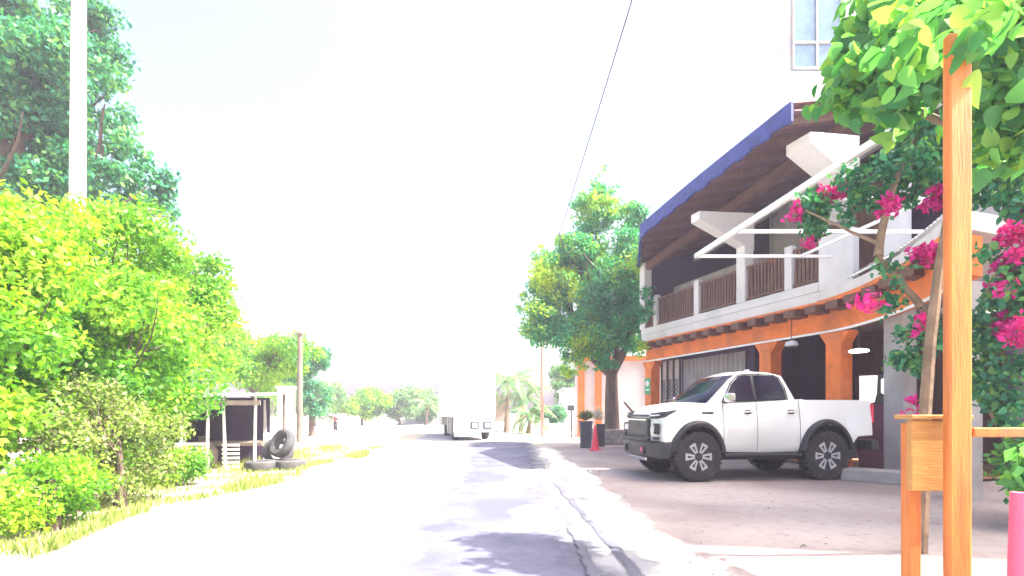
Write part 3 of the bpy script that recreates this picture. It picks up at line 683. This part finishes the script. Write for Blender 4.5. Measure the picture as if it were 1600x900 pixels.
MB().box((-.6,-.62,.34),(3.45,.62,.62)).build('underbody', M['blackplastic'], pk, bevel=.02)
an_ = MB(); an_.prism([(0,0),(.16,0),(.14,.06),(.05,.05)], .03, Matrix.Translation((1.45,-.015,1.90))); an_.build('roof_fin', M['paint'], pk, bevel=.008)
def wheel(x, y, sd):
    SX = Matrix.Diagonal((1/.93,1,1,1))
    # axis z now points outwards
    if sd < 0: Mx = Matrix.Translation((x,y,.42))@SX@Matrix.Rotation(R(90),4,'X')
    else: Mx = Matrix.Translation((x,y,.42))@SX@Matrix.Rotation(R(-90),4,'X')
    tb = MB(); tb.lathe([(.255,-.12),(.36,-.135),(.405,-.12),(.42,-.09),(.42,.09),(.405,.12),(.36,.135),(.255,.12),(.25,.10),(.25,-.10)], 40, Mx, close=True)
    for k in range(36):
        a = 2*math.pi*k/36
        for s_ in (-1,1):
            tb.box((.405,-.016,.03*s_ if s_>0 else -.12),(.432,.016,.12 if s_>0 else -.03), Mx@Matrix.Rotation(a+(.07 if s_>0 else 0),4,'Z'))
    ty = tb.build('wheel', M['rubber'], pk, smooth=True)
    rb = MB(); rb.lathe([(.252,.11),(.262,.125),(.245,.125),(.235,.03),(.05,.0),(.03,-.05),(.25,-.1)], 32, Mx)
    rb.build('rim', M['blackplastic'], ty, smooth=True)
    sp = MB()
    for k in range(6):
        Q = Mx@Matrix.Rotation(2*math.pi*k/6,4,'Z')
        for s_ in (-1,1):
            sp.box((.07,-.016,.07),(.235,.016,.118), Q@Matrix.Rotation(s_*.20,4,'Z'))
        sp.box((.195,-.06,.085),(.238,.06,.122), Q)
    sp.lathe([(.0001,.10),(.055,.10),(.06,.07),(.05,.05)], 12, Mx)
    sp.build('spokes', M['alloy'], ty, bevel=.006)
for x in (0,WB):
    for sd in (-1,1): wheel(x, sd*.80, sd)

for o_ in [c for c in pk.children_recursive]:      # shorten the nose ahead of the front arch
    if o_.name.split('.')[0] in ('wheel','rim','spokes'): continue
    for v_ in o_.data.vertices:
        if v_.co.x < -.5: v_.co.x = -.5+(v_.co.x+.5)*.78
pk.scale = (.895,1,1)
# ------------------------------------------------------------------ box truck in the road
bt = empty('box_truck', G(708,689), R(13), 'white box truck stopped in the road ahead with dark side skirt', 'truck')
MB().box((0,0,.95),(1.75,6,3.35)).build('cargo_box', M['signwhite'], bt, bevel=.03)
MB().box((.003,.02,.22),(.08,2.6,.93)).build('side_skirt', M['blackplastic'], bt)
for y in (.7,1.4,2.1): MB().box((-.02,y,.24),(.0,y+.08,.93)).build('skirt_rib', M['whitemetal'], bt)
MB().box((.1,.05,.55),(1.65,5.9,.93)).build('chassis', M['blackplastic'], bt)
MB().box((.02,-.10,.16),(1.0,.02,.34)).build('bumper', M['concrete'], bt, bevel=.02)
MB().box((.02,.0,.35),(1.73,.10,.94)).build('tail_panel', M['whitemetal'], bt)
for x in (.72,1.25):
    l_ = MB().box((x,-.03,.5),(x+.34,-.003,.78)).build('lamp_cluster', M['blackplastic'], bt)
    MB().box((x+.05,-.045,.54),(x+.29,-.033,.74)).build('lamp_lens', M['lamp'], l_)
for y in (1.0,4.6):
    for x in (.15,1.45):
        MB().lathe([(.2,-.12),(.42,-.12),(.45,-.08),(.45,.08),(.42,.12),(.2,.12)], 24, Matrix.Translation((x+.1,y+.3,.45))@Matrix.Rotation(R(90),4,'Y')).build('wheel', M['rubber'], bt, smooth=True)
MB().box((.05,5.9,.5),(1.7,7.5,2.5)).build('cab', M['white'], bt, bevel=.08)

# small motorbike far down the road edge
mk = empty('motorbike', G(524,673), R(25), 'small dark motorbike parked far off by the left verge', 'motorbike')
for y in (-.6,.6):
    w_ = MB().lathe([(.22,-.04),(.30,-.04),(.32,0),(.30,.04),(.22,.04)], 20, Matrix.Translation((0,y,.32))@Matrix.Rotation(R(90),4,'Y'), close=True).build('wheel', M['rubber'], mk)
    MB().lathe([(.02,-.03),(.2,-.01),(.2,.01),(.02,.03)], 12, Matrix.Translation((0,y,.32))@Matrix.Rotation(R(90),4,'Y')).build('rim', M['alloy'], w_)
f_ = MB(); f_.tube([(0,.6,.32),(0,.42,.95)], .03, 6); f_.tube([(0,-.6,.32),(0,0,.4),(0,.45,.8)], .035, 6); f_.box((-.12,-.15,.3),(.12,.25,.55)); f_.build('frame', M['iron'], mk)
MB().box((-.12,-.6,.72),(.12,.05,.82)).build('seat', M['blackplastic'], mk, bevel=.03)
MB().box((-.13,.05,.66),(.13,.42,.9)).build('fuel_tank', M['red'], mk, bevel=.05)
MB().tube([(-.33,.35,1.02),(0,.42,.97),(.33,.35,1.02)], .015, 6).build('handlebar', M['chrome'], mk)

# ------------------------------------------------------------------ tree, planter, pot, cone
TB = Vector((3.75,19.0,0))
pl = MB(); rnd = random.Random(5)
for row in range(3):
    nst = 20
    for k in range(nst):
        a = 2*math.pi*(k+.5*(row%2))/nst; r0 = .78
        Q = Matrix.Translation((r0*math.cos(a),r0*math.sin(a)*.85,.11+row*.18))@Matrix.Rotation(a,4,'Z')
        sx = .11+rnd.uniform(0,.03); sy = .115+rnd.uniform(-.012,.01); sz = .085+rnd.uniform(-.008,.004)
        pl.box((-sx,-sy,-sz),(sx,sy,sz),Q)
pl.lathe([(.70,0),(.74,.02),(.74,.52),(.70,.53)], 24)
o = pl.build('tree_planter', M['stone'], bevel=.03, loc=TB); tag(o, 'round rubble stone planter around the foot of the street tree', 'planter')
TP = TB+Vector((-.05,0,.05)); S = 19.0
def rel(px,py,Y,base): p = P(px,py,Y)-base; return tuple(p)
E = [(rel(px,py,Y,TP),(a,b,c)) for px,py,Y,a,b,c in (
 (938,285,19,.34,.34,.8),(925,335,19,.85,.85,1.0),(985,345,18.8,.65,.6,.95),(945,325,18.8,.6,.6,.8),(905,395,19,1.15,1.1,1.1),(985,405,18.5,1.0,1.1,1.3),(870,440,19,1.15,1.2,1.1),(950,455,18.4,1.3,1.2,1.3),
 (1005,465,17.6,.6,.7,1.2),(850,500,19,1.05,1.1,.95),(920,520,18.4,1.3,1.2,1.1),(985,510,18,.85,.9,1.0),(815,475,19.2,.35,.4,.5),(845,395,19.4,.4,.5,.55),(895,570,18.6,.6,.6,.55),(940,565,18.4,.6,.6,.5),(1008,478,15.7,.32,.45,.8),(1000,540,15.8,.3,.4,.4),(1003,405,16.9,.45,.5,.6),(968,300,19,.18,.2,.5),(905,305,19,.16,.2,.4))]
tree('street_tree', TP, 5.0, E, 70000, .13, 'fig', 'big leafy street tree growing from the round stone planter', seed=4, r=.26, fork=.52, subs=26, subr=.30)
# table beside planter
tb_ = empty('stone_table', P(1003,660,17.3), 0, 'dark low table between the stone planter and the orange column', 'table'); tb_.location.z = 0
MB().box((-.55,-.35,.70),(.45,.35,.76)).build('tabletop', M['concrete'], tb_, bevel=.01)
for x,y in ((-.48,-.28),(.38,-.28),(-.48,.28),(.38,.28)): MB().box((x-.03,y-.03,0),(x+.03,y+.03,.70)).build('leg', M['iron'], tb_)
# leaning parasol pole by the annex
tag(MB().tube([tuple(P(975,628,17.8)),tuple(P(998,655,17.6))], [.03,.05], 6).build('leaning_plank', M['brownwood']), 'short dark plank leaning on the table between tree trunk and orange column', 'plank')
pp = G(915,700); pot = empty('tall_planter_pot', pp, 0, 'tall dark square pot with a spiky plant beside the red cone', 'plant pot')
MB().lathe([(.20,0),(.22,.02),(.27,.80),(.29,.82),(.29,.88),(.25,.88),(.24,.80)], 4, Matrix.Rotation(R(45),4,'Z')).build('pot', M['cement'], pot, bevel=.01)
rng = np.random.default_rng(3); n = 260
dd = unit(rng,n); dd[:,2] = np.abs(dd[:,2])+.5; dd /= np.linalg.norm(dd,axis=1,keepdims=True)
leaf_mesh('foliage', LM['dry'], np.array([0,0,.9])+dd*.18, dd, unit(rng,n), rng.uniform(.25,.5,n), np.full(n,.03), pot)
tc_ = G(930,704); cone = empty('traffic_cone', tc_, 0, 'tall red traffic cone standing beside the dark pot', 'cone')
MB().lathe([(.125,.03),(.12,.05),(.035,.74),(.03,.75)], 20).build('body', M['red'], cone, smooth=True)
MB().box((-.17,-.17,0),(.17,.17,.03)).build('base', M['red'], cone, bevel=.008)
fp = G(938,698); ft = empty('flower_stand', (fp.x,fp.y,0), 0, 'thin dark stand with white flowering shrub right behind the red cone', 'plant stand')
MB().box((-.14,-.1,0),(.14,.1,.78)).build('stand', M['iron'], ft, bevel=.02)
crown('flowers', leafmat('white_blue_petals',(.10,.12,.25),(.6,.62,.68),(.8,.8,.8)), ft, [((-.05,0,1.15),(.2,.2,.42))], 900, .05, 5, subs=10, subr=.4)
# sign pole
sp_ = empty('signpost', G(893,684), 0, 'thin grey signpost at the road edge in front of the white house', 'signpost')
MB().tube([(0,0,0),(0,0,2.0)], .03, 8).build('pole', M['iron'], sp_)
MB().box((-.2,-.03,1.5),(.2,-.032-.01,1.95)).build('sign_plate', M['signwhite'], sp_, bevel=.004)

# ------------------------------------------------------------------ utility poles and overhead wire
up = empty('utility_pole', (-8.65,10.2,0), 0, 'thick pale concrete utility pole behind the nearest left bushes', 'utility pole', 'utility poles')
MB().tube([(0,0,0),(.0,0,6),(.04,0,12)], [.16,.135,.11], 16).build('pole', M['pole'], up, smooth=True)
MB().bar((-.9,0,11.4),(.9,0,11.4),.1,.12).build('crossarm', M['oldwood'], up)
u2 = empty('utility_pole', (-8.3,20.0,0), 0, 'slim dull pole beside the white gate pillar at the roadside stall', 'utility pole', 'utility poles')
MB().tube([(0,0,0),(.02,0,4.2)], [.12,.09], 12).build('pole', M['oldwood'], u2, smooth=True)
MB().box((-.13,-.13,4.2),(.13,.13,4.28)).build('pole_cap', M['oldwood'], u2)
u3 = empty('utility_pole', (1.45,24.6,0), 0, 'dark wooden pole carrying the wire, half hidden under the street tree', 'utility pole', 'utility poles')
MB().tube([(0,0,0),(.0,0,8.4)], [.09,.07], 10).build('pole', M['bamboo'], u3, smooth=True)
MB().bar((-.1,0,8.2),(.6,0,8.2),.08,.08).build('crossarm', M['oldwood'], u3)
wv = []
for i in range(31):
    t = i/30; p0 = Vector((2.3,-14,8.6)); p1 = Vector((1.8,24.6,8.25)); q = p0.lerp(p1,t); q.z -= .35*4*t*(1-t); wv.append(q)
cw = MB().tube(wv, .013, 6).build('overhead_wire', M['iron']); tag(cw, 'single thin black wire crossing the sky to the pole by the tree', 'wire')
pb = empty('utility_pole', (2.3,-14,0), 0, 'pale pole behind the camera holding the overhead wire', 'utility pole', 'utility poles')
MB().tube([(0,0,0),(0,0,8.7)], [.15,.11], 12).build('pole', M['pole'], pb)

# ------------------------------------------------------------------ left side: bushes, big trees, stall
def bush(name, loc, ells, n, size, leaf, label, seed, group=None, r=.05, subs=30, subr=.3, **kw):
    return tree(name, loc, 1.0, ells, n, size, leaf, label, 'bush' if 'bush' in name else 'tree', group, seed, r=r, fork=.5, subs=subs, subr=subr, **kw)
g_ = 'bushes lining the left verge'
bush('leafy_bush', (-5.7,5.2,0), [((0,0,1.8),(1.3,1.4,1.6)),((-.2,.5,2.9),(1.2,1.2,.9)),((.2,-.6,.8),(1.2,1.1,.9))], 42000, .085, 'lime', 'nearest lime green bush at the left picture edge, leaves down to the ground', 21, g_, zmin=.03, r=.07)
bush('leafy_bush', (-6.35,8.0,0), [((-.2,0,2.1),(1.7,1.5,1.8)),((-.1,.3,3.7),(1.4,1.2,1.0)),((.8,-.5,2.3),(1.0,1.0,1.2))], 42000, .095, 'lime', 'tallest lime green bush in front of the thick pale pole', 22, g_, zmin=.03, r=.07)
bush('leafy_bush', (-7.35,11.0,0), [((.1,0,2.9),(1.4,1.3,1.5)),((.3,.5,4.2),(.9,.8,.8)),((.75,.3,3.6),(.5,.6,.6)),((-.9,.2,3.7),(1.3,1.2,1.2)),((-.6,0,1.0),(1.0,1.1,1.0))], 36000, .10, 'lime', 'arching green bush overhanging the left end of the stall', 23, g_, zmin=.03, r=.07)
bush('low_bush', (-4.75,6.2,0), [((-.1,0,.8),(.8,.9,.8)),((-.6,.3,1.2),(.6,.7,.6))], 12000, .055, 'dry', 'paler yellowish bush with thin leaves at the road edge', 24, g_, zmin=.03)
bush('low_bush', (-5.5,8.0,0), [((0,0,.35),(.7,.7,.38))], 6000, .06, 'lime', 'small low green bush on the verge before the stall', 25, g_, zmin=.03)
bush('low_bush', (-4.9,4.1,0), [((0,0,.4),(.5,.7,.45))], 6000, .05, 'lime', 'knee-high weedy bush at the lower left corner', 27, g_, zmin=.03)
bush('leafy_bush', (-9.6,5.6,0), [((0,0,2.1),(1.8,1.8,2.0)),((0,0,3.8),(1.4,1.4,1.0))], 26000, .11, 'lime', 'tall green bush behind the nearest one at the left edge', 28, g_, zmin=.03, r=.07)
tree('tall_tree', (-14.9,15.0,0), 10, [((0,0,9.5),(2.6,2.4,2.6)),((2.2,-.4,10.6),(2.2,2.0,1.9)),((3.4,0,8.3),(1.5,1.6,1.5)),((-1.2,0,12.4),(2.4,2.4,1.8)),((1.3,0,12.6),(1.9,2.2,1.4)),((-1.6,0,6.9),(2.0,2,1.5)),((4.2,0,6.9),(.8,.9,.8)),((1.6,0,7.2),(1.8,1.8,1.3))], 62000, .17, 'deep', 'very tall dark green tree towering above the thick pale pole', seed=31, r=.3, fork=.5, subs=34, subr=.22)
tree('roadside_tree', (-10.6,21,0), 5, [((0,0,3.2),(2.0,1.8,1.6)),((1.5,.2,3.6),(1.3,1.3,1.0)),((-1.5,0,3.8),(1.6,1.6,1.3))], 22000, .13, 'lime', 'rounded yellow green tree right behind the stall', seed=32, r=.12)
tree('roadside_tree', (-10.0,25.5,0), 5, [((-.9,0,3.5),(1.2,1.2,1.0)),((.1,.2,3.9),(.9,1.0,.8)),((.3,0,2.0),(.9,1.0,1.1))], 15000, .13, 'deep', 'dark green tree beside the slim dull pole', seed=33, r=.12)
bush('low_bush', (-7.2,6.3,0), [((0,0,.8),(1.3,.9,.9))], 14000, .07, 'lime', 'shaded low bush under the two nearest lime bushes', 35, g_, zmin=.03)
bush('low_bush', (-6.9,8.6,0), [((0,0,.8),(1.2,.9,.9))], 12000, .07, 'deep', 'dark low bush in the shade left of the stall', 36, g_, zmin=.03)
bush('low_bush', (-4.5,5.0,0), [((0,0,.35),(.5,.8,.4))], 6000, .05, 'lime', 'small weedy bush in front of the paler yellowish bush', 37, g_, zmin=.03)
bush('low_bush', (-8.8,11.8,0), [((0,0,1.0),(1.2,.9,1.0))], 9000, .08, 'deep', 'dark bush directly behind the left end of the stall', 38, g_, zmin=.03)
# stall
z0 = 0; stl = empty('roadside_stall', G(340,732), R(6), 'low ramshackle stall with a pale tin roof and leaning posts', 'stall')
def lp(px,py,Y): return P(px,py,Y)-stl.location
rfm = MB(); n = 32
for i in range(n):
    xa = -1.35+i*2.4/n; xb = -1.35+(i+1)*2.4/n; a_ = .012*(i%2); b_ = .012*((i+1)%2)
    rfm.poly3([(xa,-.45,1.46+a_+.03*xa),(xb,-.45,1.46+b_+.03*xb),(xb,1.5,1.60+b_+.02*xb),(xa,1.5,1.60+a_+.02*xa)])
rfm.build('roof', M['rust'], stl, solid=.01)
for x,y,lx in ((-1.28,-.35,.02),(-.55,-.35,.02),(-.02,-.35,-.03),(.25,-.32,.04),(.88,-.35,-.02),(-.85,1.35,0),(.88,1.35,0)):
    MB().tube([(x+lx,y,0),(x,y,1.46+.03*x+(.11 if y>0 else 0))], [.032,.028], 7).build('post', M['pole'] if y<0 else M['oldwood'], stl)
MB().box((-1.3,-.43,1.30),(1.0,-.40,1.40)).build('roof_beam', M['oldwood'], stl)
MB().box((-1.3,1.36,0),(.55,1.40,1.5)).build('back_wall', M['darkwall'], stl)
pl_ = MB()
for i in range(7): pl_.box((-1.15,-.50-.01*(i%2),.06+i*.075),(.05,-.46,.06+i*.075+.05))
pl_.build('front_slats', M['rust'], stl)
sl_ = MB()
for i in range(6): sl_.box((.30,-.50,.06+i*.085),(.62,-.46,.06+i*.085+.05))
sl_.build('front_slats', M['rust'], stl)
MB().box((-.8,.2,.45),(.8,1.0,.52)).build('counter', M['oldwood'], stl)
bn = MB(); rnd = random.Random(9)
for i in range(3):
    x = .42+i*.17
    bn.poly3([(x,1.34,.5),(x+.08,1.34,.5),(x+.06+rnd.uniform(-.03,.03),1.33,1.45),(x+.01,1.33,1.45)])
bn.build('hanging_cloth', M['curtain'], stl, solid=.01)
cl = empty('stall_sack', stl.location+Vector((-.35,.1,.0)), 0, 'dark bulging sack on the ground inside the stall', 'sack')
MB().lathe([(.18,0),(.26,.1),(.27,.35),(.16,.52),(.08,.58),(.12,.66)], 14).build('sack', M['oldwood'], cl, smooth=True)
for i,(px,py,rx,rzz,lab) in enumerate(((408,735,0,0,'old tyre lying flat at the left of the tyre heap'),(452,733,0,0,'old tyre lying flat at the road end of the tyre heap'),(430,731,75,10,'old tyre propped upright in the middle of the tyre heap'),(436,733,68,-30,'old tyre leaning against the white post behind the heap'))):
    tb = MB(); tb.lathe([(.17,-.08),(.25,-.10),(.30,-.07),(.31,0),(.30,.07),(.25,.10),(.17,.08),(.19,0)], 28, close=True)
    o = tb.build('old_tyre', M['dustyrubber'], smooth=True); b = G(px,py)
    o.location = (b.x, b.y+(.15 if rx else 0), .10 if rx==0 else (.33 if i==2 else .52)); o.rotation_euler = (R(rx),0,R(rzz)); tag(o, lab, 'tyre', 'old tyres heaped beside the stall')
# white gate pillar next to slim pole
gp = empty('gate_pillar', G(447,690), 0, 'square white gate pillar between the stall and the slim pole', 'pillar')
MB().box((-.28,-.2,0),(.28,.2,2.1)).build('shaft', M['white'], gp, bevel=.02)
MB().box((-.33,-.25,2.104),(.33,.25,2.2)).build('cap', M['white'], gp, bevel=.02)
wb = empty('white_crate', G(418,728)+Vector((0,.35,0)), R(10), 'white plastic crate standing behind the tyre heap', 'crate')
cr_ = MB()
cr_.box((-.2,-.15,.02),(.2,.15,.06))
for z in (.12,.24,.36,.5,.62): 
    for (a,b) in (((-.2,-.15),(.2,-.13)),((-.2,.13),(.2,.15)),((-.2,-.13),(-.18,.13)),((.18,-.13),(.2,.13))): cr_.box((a[0],a[1],z),(b[0],b[1],z+.07))
for x in (-.2,.17):
    for y in (-.153,.123): cr_.box((x,y,0),(x+.03,y+.03,.7))
cr_.build('slats', M['signwhite'], wb)

# ------------------------------------------------------------------ far vegetation
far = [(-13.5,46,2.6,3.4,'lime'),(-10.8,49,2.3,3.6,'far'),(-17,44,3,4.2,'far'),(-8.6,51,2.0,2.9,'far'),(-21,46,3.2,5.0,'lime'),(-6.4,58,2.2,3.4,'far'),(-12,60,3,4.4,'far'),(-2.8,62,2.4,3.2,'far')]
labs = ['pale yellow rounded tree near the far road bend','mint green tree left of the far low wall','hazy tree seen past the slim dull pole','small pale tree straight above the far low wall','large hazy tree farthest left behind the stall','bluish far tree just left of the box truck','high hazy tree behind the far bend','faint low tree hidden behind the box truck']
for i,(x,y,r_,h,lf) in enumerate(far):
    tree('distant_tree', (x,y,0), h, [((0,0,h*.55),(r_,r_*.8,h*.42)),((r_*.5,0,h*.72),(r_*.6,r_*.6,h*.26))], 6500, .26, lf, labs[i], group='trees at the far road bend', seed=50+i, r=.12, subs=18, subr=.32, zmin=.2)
def palm(loc, h, nf, L, label, seed, group='palms beyond the street tree', lean=.2, wide=.06):
    rnd = random.Random(seed); t = empty('palm_tree', loc, 0, label, 'palm tree', group)
    top = Vector((lean,0,h))
    MB().tube([(0,0,0),(lean*.3,0,h*.5),top], [.15,.11,.10], 8).build('trunk', M['palmbark'], t, smooth=True)
    cs=[];ds=[];ns=[];ls=[];wd=[]; st_ = MB()
    for f in range(nf):
        az = 2*math.pi*f/nf+rnd.uniform(-.2,.2); el = rnd.uniform(.2,1.3); hv = Vector((math.cos(az),math.sin(az),0)); prev = top.copy(); pts=[prev.copy()]; rr=[.022]
        for k in range(12):
            e = el-k*.16; d = hv*math.cos(e)+Vector((0,0,math.sin(e))); p = prev+d*L/12; pts.append(p.copy()); rr.append(.022-.0015*k)
            sd = d.cross(Vector((0,0,1))).normalized()
            for s_ in (-1,1):
                for j in (0,.5):
                    ll = L*.26*(1-abs(k-5)/9); dv = (sd*s_+d*.6-Vector((0,0,.35))).normalized(); c = prev.lerp(p,j)+dv*ll*.5
                    cs.append(c[:]); ds.append(dv[:]); ns.append((d.cross(dv))[:]); ls.append(ll); wd.append(wide)
            prev = p
        st_.tube(pts, rr, 4)
    fr = leaf_mesh('fronds', LM['palm'], np.array(cs), np.array(ds), np.array(ns), np.array(ls), np.array(wd), t)
    st_.build('frond_stems', M['bamboo'], t)
palm((-.35,30,0), 2.9, 20, 2.4, 'tallest loose palm just right of the box truck', 1)
palm((.55,32,0), 2.0, 20, 2.2, 'middle palm between the fence and the wooden pole', 2)
palm((.9,28.5,0), .9, 18, 1.7, 'short bushy palm at the road edge near the wooden pole', 3)
palm((-7.9,47,0), 1.6, 14, 2.3, 'spiky palm on the far low wall left of the truck', 4)
hg = tree('clipped_hedge', (2.0,32.2,0), 2, [((-.3,0,.95),(.8,.7,.75)),((.8,0,1.0),(.7,.7,.7))], 9000, .10, 'deep', 'dense dark hedge behind the low white garden wall', 'hedge', seed=71, r=.06, subs=22, zmin=.05)
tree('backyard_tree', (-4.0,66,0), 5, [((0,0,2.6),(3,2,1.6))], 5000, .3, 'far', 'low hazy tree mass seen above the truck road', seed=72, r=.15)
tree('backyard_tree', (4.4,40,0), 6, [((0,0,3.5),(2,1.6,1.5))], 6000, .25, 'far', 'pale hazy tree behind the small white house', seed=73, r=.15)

# grass on the verge
rng = np.random.default_rng(12); n = 30000
yy = 2.2+rng.uniform(0,1,n)**1.3*15; edge = -3.95-.25*np.sin(yy*1.3)-np.clip(yy-12,0,99)*.05; xx = edge-rng.uniform(0,1,n)**1.5*3.2
clump = (np.sin(xx*4.1+yy*2.3)+np.sin(yy*5.1-xx*2.7)) > -.45; xx = xx[clump]; yy = yy[clump]; n = len(xx)
hgt = rng.uniform(.03,.14,n)*(1+.4*np.sin(xx*3)); d = unit(rng,n)*.45; d[:,2] = 1
o = leaf_mesh('verge_grass', LM['grass'], np.stack([xx,yy,hgt*.45],1), d, unit(rng,n), hgt, .012+rng.uniform(0,.012,n))
tag(o, 'yellow green grass and weeds along the left verge', 'grass', kind='stuff')
# pebbles / litter
rnd = random.Random(77)
for i,(px,py,lab) in enumerate(((1255,857,'dark dry twig lying on the forecourt before the pickup'),)):
    q = G(px,py); tag(MB().tube([(q.x-.035,q.y-.02,.02),(q.x,q.y,.03),(q.x+.035,q.y+.015,.02)], [.005,.008,.004], 5).build('fallen_twig', M['oldwood']), lab, 'twig')
gvl = MB()
for i in range(420):
    y = rnd.uniform(2.6,14); x = rnd.choice((rnd.gauss(1.3,.35),rnd.gauss(-3.8,.3),rnd.uniform(-3.4,6))); r_ = rnd.uniform(.004,.010)
    gvl.box((-r_,-r_*.8,0),(r_,r_*.8,r_),Matrix.Translation((x,y,.012))@Matrix.Rotation(rnd.uniform(0,3),4,'Z'))
tag(gvl.build('loose_gravel', M['stone']), 'loose pebbles scattered along the road edges', 'gravel', kind='stuff')

# ------------------------------------------------------------------ right foreground: wooden post, board, vines
wp = empty('wooden_gateway', (2.09,2.4,0), 0, 'orange varnished wooden gateway post with board and rail, nearest thing on the right', 'gateway')
MB().box((-.058,-.022,0),(.052,.022,2.92)).build('post', M['post'], wp, bevel=.012)
MB().box((-.15,.085,.77),(.14,.12,1.115)).build('board', M['board'], wp, bevel=.006)
MB().box((-.13,.125,0),(-.07,.185,1.10)).build('short_post', M['post'], wp, bevel=.006)
MB().box((-.16,.07,1.119),(.14,.19,1.14)).build('board_cap', M['board'], wp, bevel=.005)
MB().bar((.144,.10,1.055),(2.2,.10,1.055),.05,.045).build('rail', M['post'], wp, bevel=.006)
MB().box((2.14,-.06,0),(2.26,.06,2.92)).build('post', M['post'], wp, bevel=.012)
pkp = P(1592,770,2.25); pf = empty('pink_pole', (pkp.x,pkp.y,0), 0, 'pink painted short pole at the lower right picture edge', 'pole')
MB().tube([(0,0,0),(.0,0,.80)], [.05,.03], 10).build('pole', M['pink'], pf, smooth=True)
def vine(name, loc, ells, n, size, leaf, label, seed, stems=(), bloomn=0, bsize=.06, bells=None, cat='vine', **kw):
    t = empty(name, loc, 0, label, cat); sm = MB(); rnd = random.Random(seed)
    for (p,q,r0) in stems: limb(sm, p, q, r0, r0*.5, rnd, n=7, seg=6, bend=.06)
    if stems: sm.build('stem', M['palmbark'], t, smooth=True)
    crown('foliage', LM[leaf], t, ells, n, size, seed, **kw)
    if bloomn: crown('flowers', LM['bloom'], t, bells or ells, bloomn, bsize, seed+3, subs=9, subr=.16)
    return t
# leafy canopy over the gateway
L0 = Vector((2.6,3.3,0)); rl_ = lambda px,py,Y: tuple(P(px,py,Y)-L0)
vine('leafy_climber', L0, [(rl_(1365,95,3.9),(.40,.4,.33)),(rl_(1420,110,3.6),(.45,.4,.36)),(rl_(1540,60,3.3),(.5,.4,.34)),(rl_(1560,160,3.4),(.35,.3,.30)),(rl_(1300,150,4.1),(.19,.2,.20)),(rl_(1480,40,3.4),(.4,.4,.22)),(rl_(1380,170,3.8),(.25,.3,.16)),(rl_(1640,120,3.3),(.5,.5,.5)),(rl_(1360,30,4.0),(.30,.4,.25)),(rl_(1495,40,2.3),(.14,.12,.10)),(rl_(1560,30,2.3),(.22,.15,.16)),(rl_(1440,60,2.6),(.2,.2,.16)),(rl_(1590,230,3.4),(.25,.3,.3))], 4000, .14, 'vine', 'broad leaved climber spreading over the top of the wooden gateway', 91,
     stems=[((.75,.9,0),rl_(1500,200,3.8),.05),(rl_(1500,200,3.8),rl_(1340,100,4.0),.03),(rl_(1500,200,3.8),rl_(1570,60,3.4),.03)], subs=9, subr=.5, up=.5, fine=True)
# bougainvillea
L1 = Vector((5.6,5.4,0)); rb_ = lambda px,py,Y: tuple(P(px,py,Y)-L1)
vine('bougainvillea', L1, [(rb_(1400,270,5.6),(.6,.5,.42)),(rb_(1300,330,6.2),(.42,.5,.35)),(rb_(1400,440,5.4),(.3,.3,.32)),(rb_(1440,540,5.2),(.25,.3,.45)),(rb_(1560,300,5.0),(.45,.5,.8)),(rb_(1570,520,4.9),(.42,.4,.8)),(rb_(1590,420,4.6),(.4,.3,.6)),(rb_(1550,620,4.9),(.3,.3,.35)),(rb_(1460,200,5.6),(.6,.5,.35))], 11000, .075, 'deep', 'tall bougainvillea with magenta flowers climbing behind the wooden gateway', 93,
     stems=[((0,0,0),rb_(1440,480,5.3),.06),(rb_(1440,480,5.3),rb_(1372,400,5.5),.04),(rb_(1372,400,5.5),rb_(1440,200,5.6),.045),((.1,0,0),rb_(1570,400,5.0),.04),(rb_(1372,380,5.5),rb_(1260,330,6.1),.02)],
     bloomn=2300, bsize=.075, bells=[(rb_(1370,470,5.0),(.10,.12,.10)),(rb_(1430,510,5.0),(.13,.12,.08)),(rb_(1385,325,5.4),(.10,.12,.12)),(rb_(1585,390,4.5),(.16,.2,.22)),(rb_(1570,455,4.5),(.12,.1,.10)),(rb_(1600,520,4.4),(.14,.2,.12)),(rb_(1345,470,4.9),(.07,.1,.07)),(rb_(1420,640,5.1),(.08,.1,.16)),(rb_(1440,395,5.2),(.18,.15,.12)),(rb_(1590,510,4.7),(.2,.2,.14)),(rb_(1240,335,6.3),(.12,.1,.12)),(rb_(1265,380,6.2),(.06,.1,.12)),(rb_(1590,330,4.8),(.12,.1,.1)),(rb_(1300,300,6.2),(.2,.2,.1)),(rb_(1470,310,5.3),(.15,.2,.12))], subs=12, subr=.3, up=.5, fine=True)
bush('garden_bush', (5.3,5.0,0), [((0,0,.65),(.5,.5,.6)),((.6,.1,.9),(.6,.5,.7))], 5000, .09, 'vine', 'dark green garden bush behind the rail at the right edge', 95, zmin=.03)
bush('garden_bush', (3.3,3.15,0), [((0,0,.78),(.18,.18,.2))], 420, .10, 'vine', 'small pale leafy plant right below the wooden rail', 96, r=.02)
# ------------------------------------------------------------------ haze
hz = MB().box((-60,-30,-1),(60,110,15.5))
m = bpy.data.materials.new('haze_air'); m.use_nodes = True; n = m.node_tree.nodes; n.remove(n['Principled BSDF'])
v = n.new('ShaderNodeVolumePrincipled'); v.inputs['Color'].default_value = (.80,.78,1,1); v.inputs['Density'].default_value = .0024; v.inputs['Anisotropy'].default_value = .2
m.node_tree.links.new(v.outputs[0], n['Material Output'].inputs['Volume'])
o = hz.build('haze', m); tag(o, 'bright milky haze filling the street air', 'haze', kind='stuff')
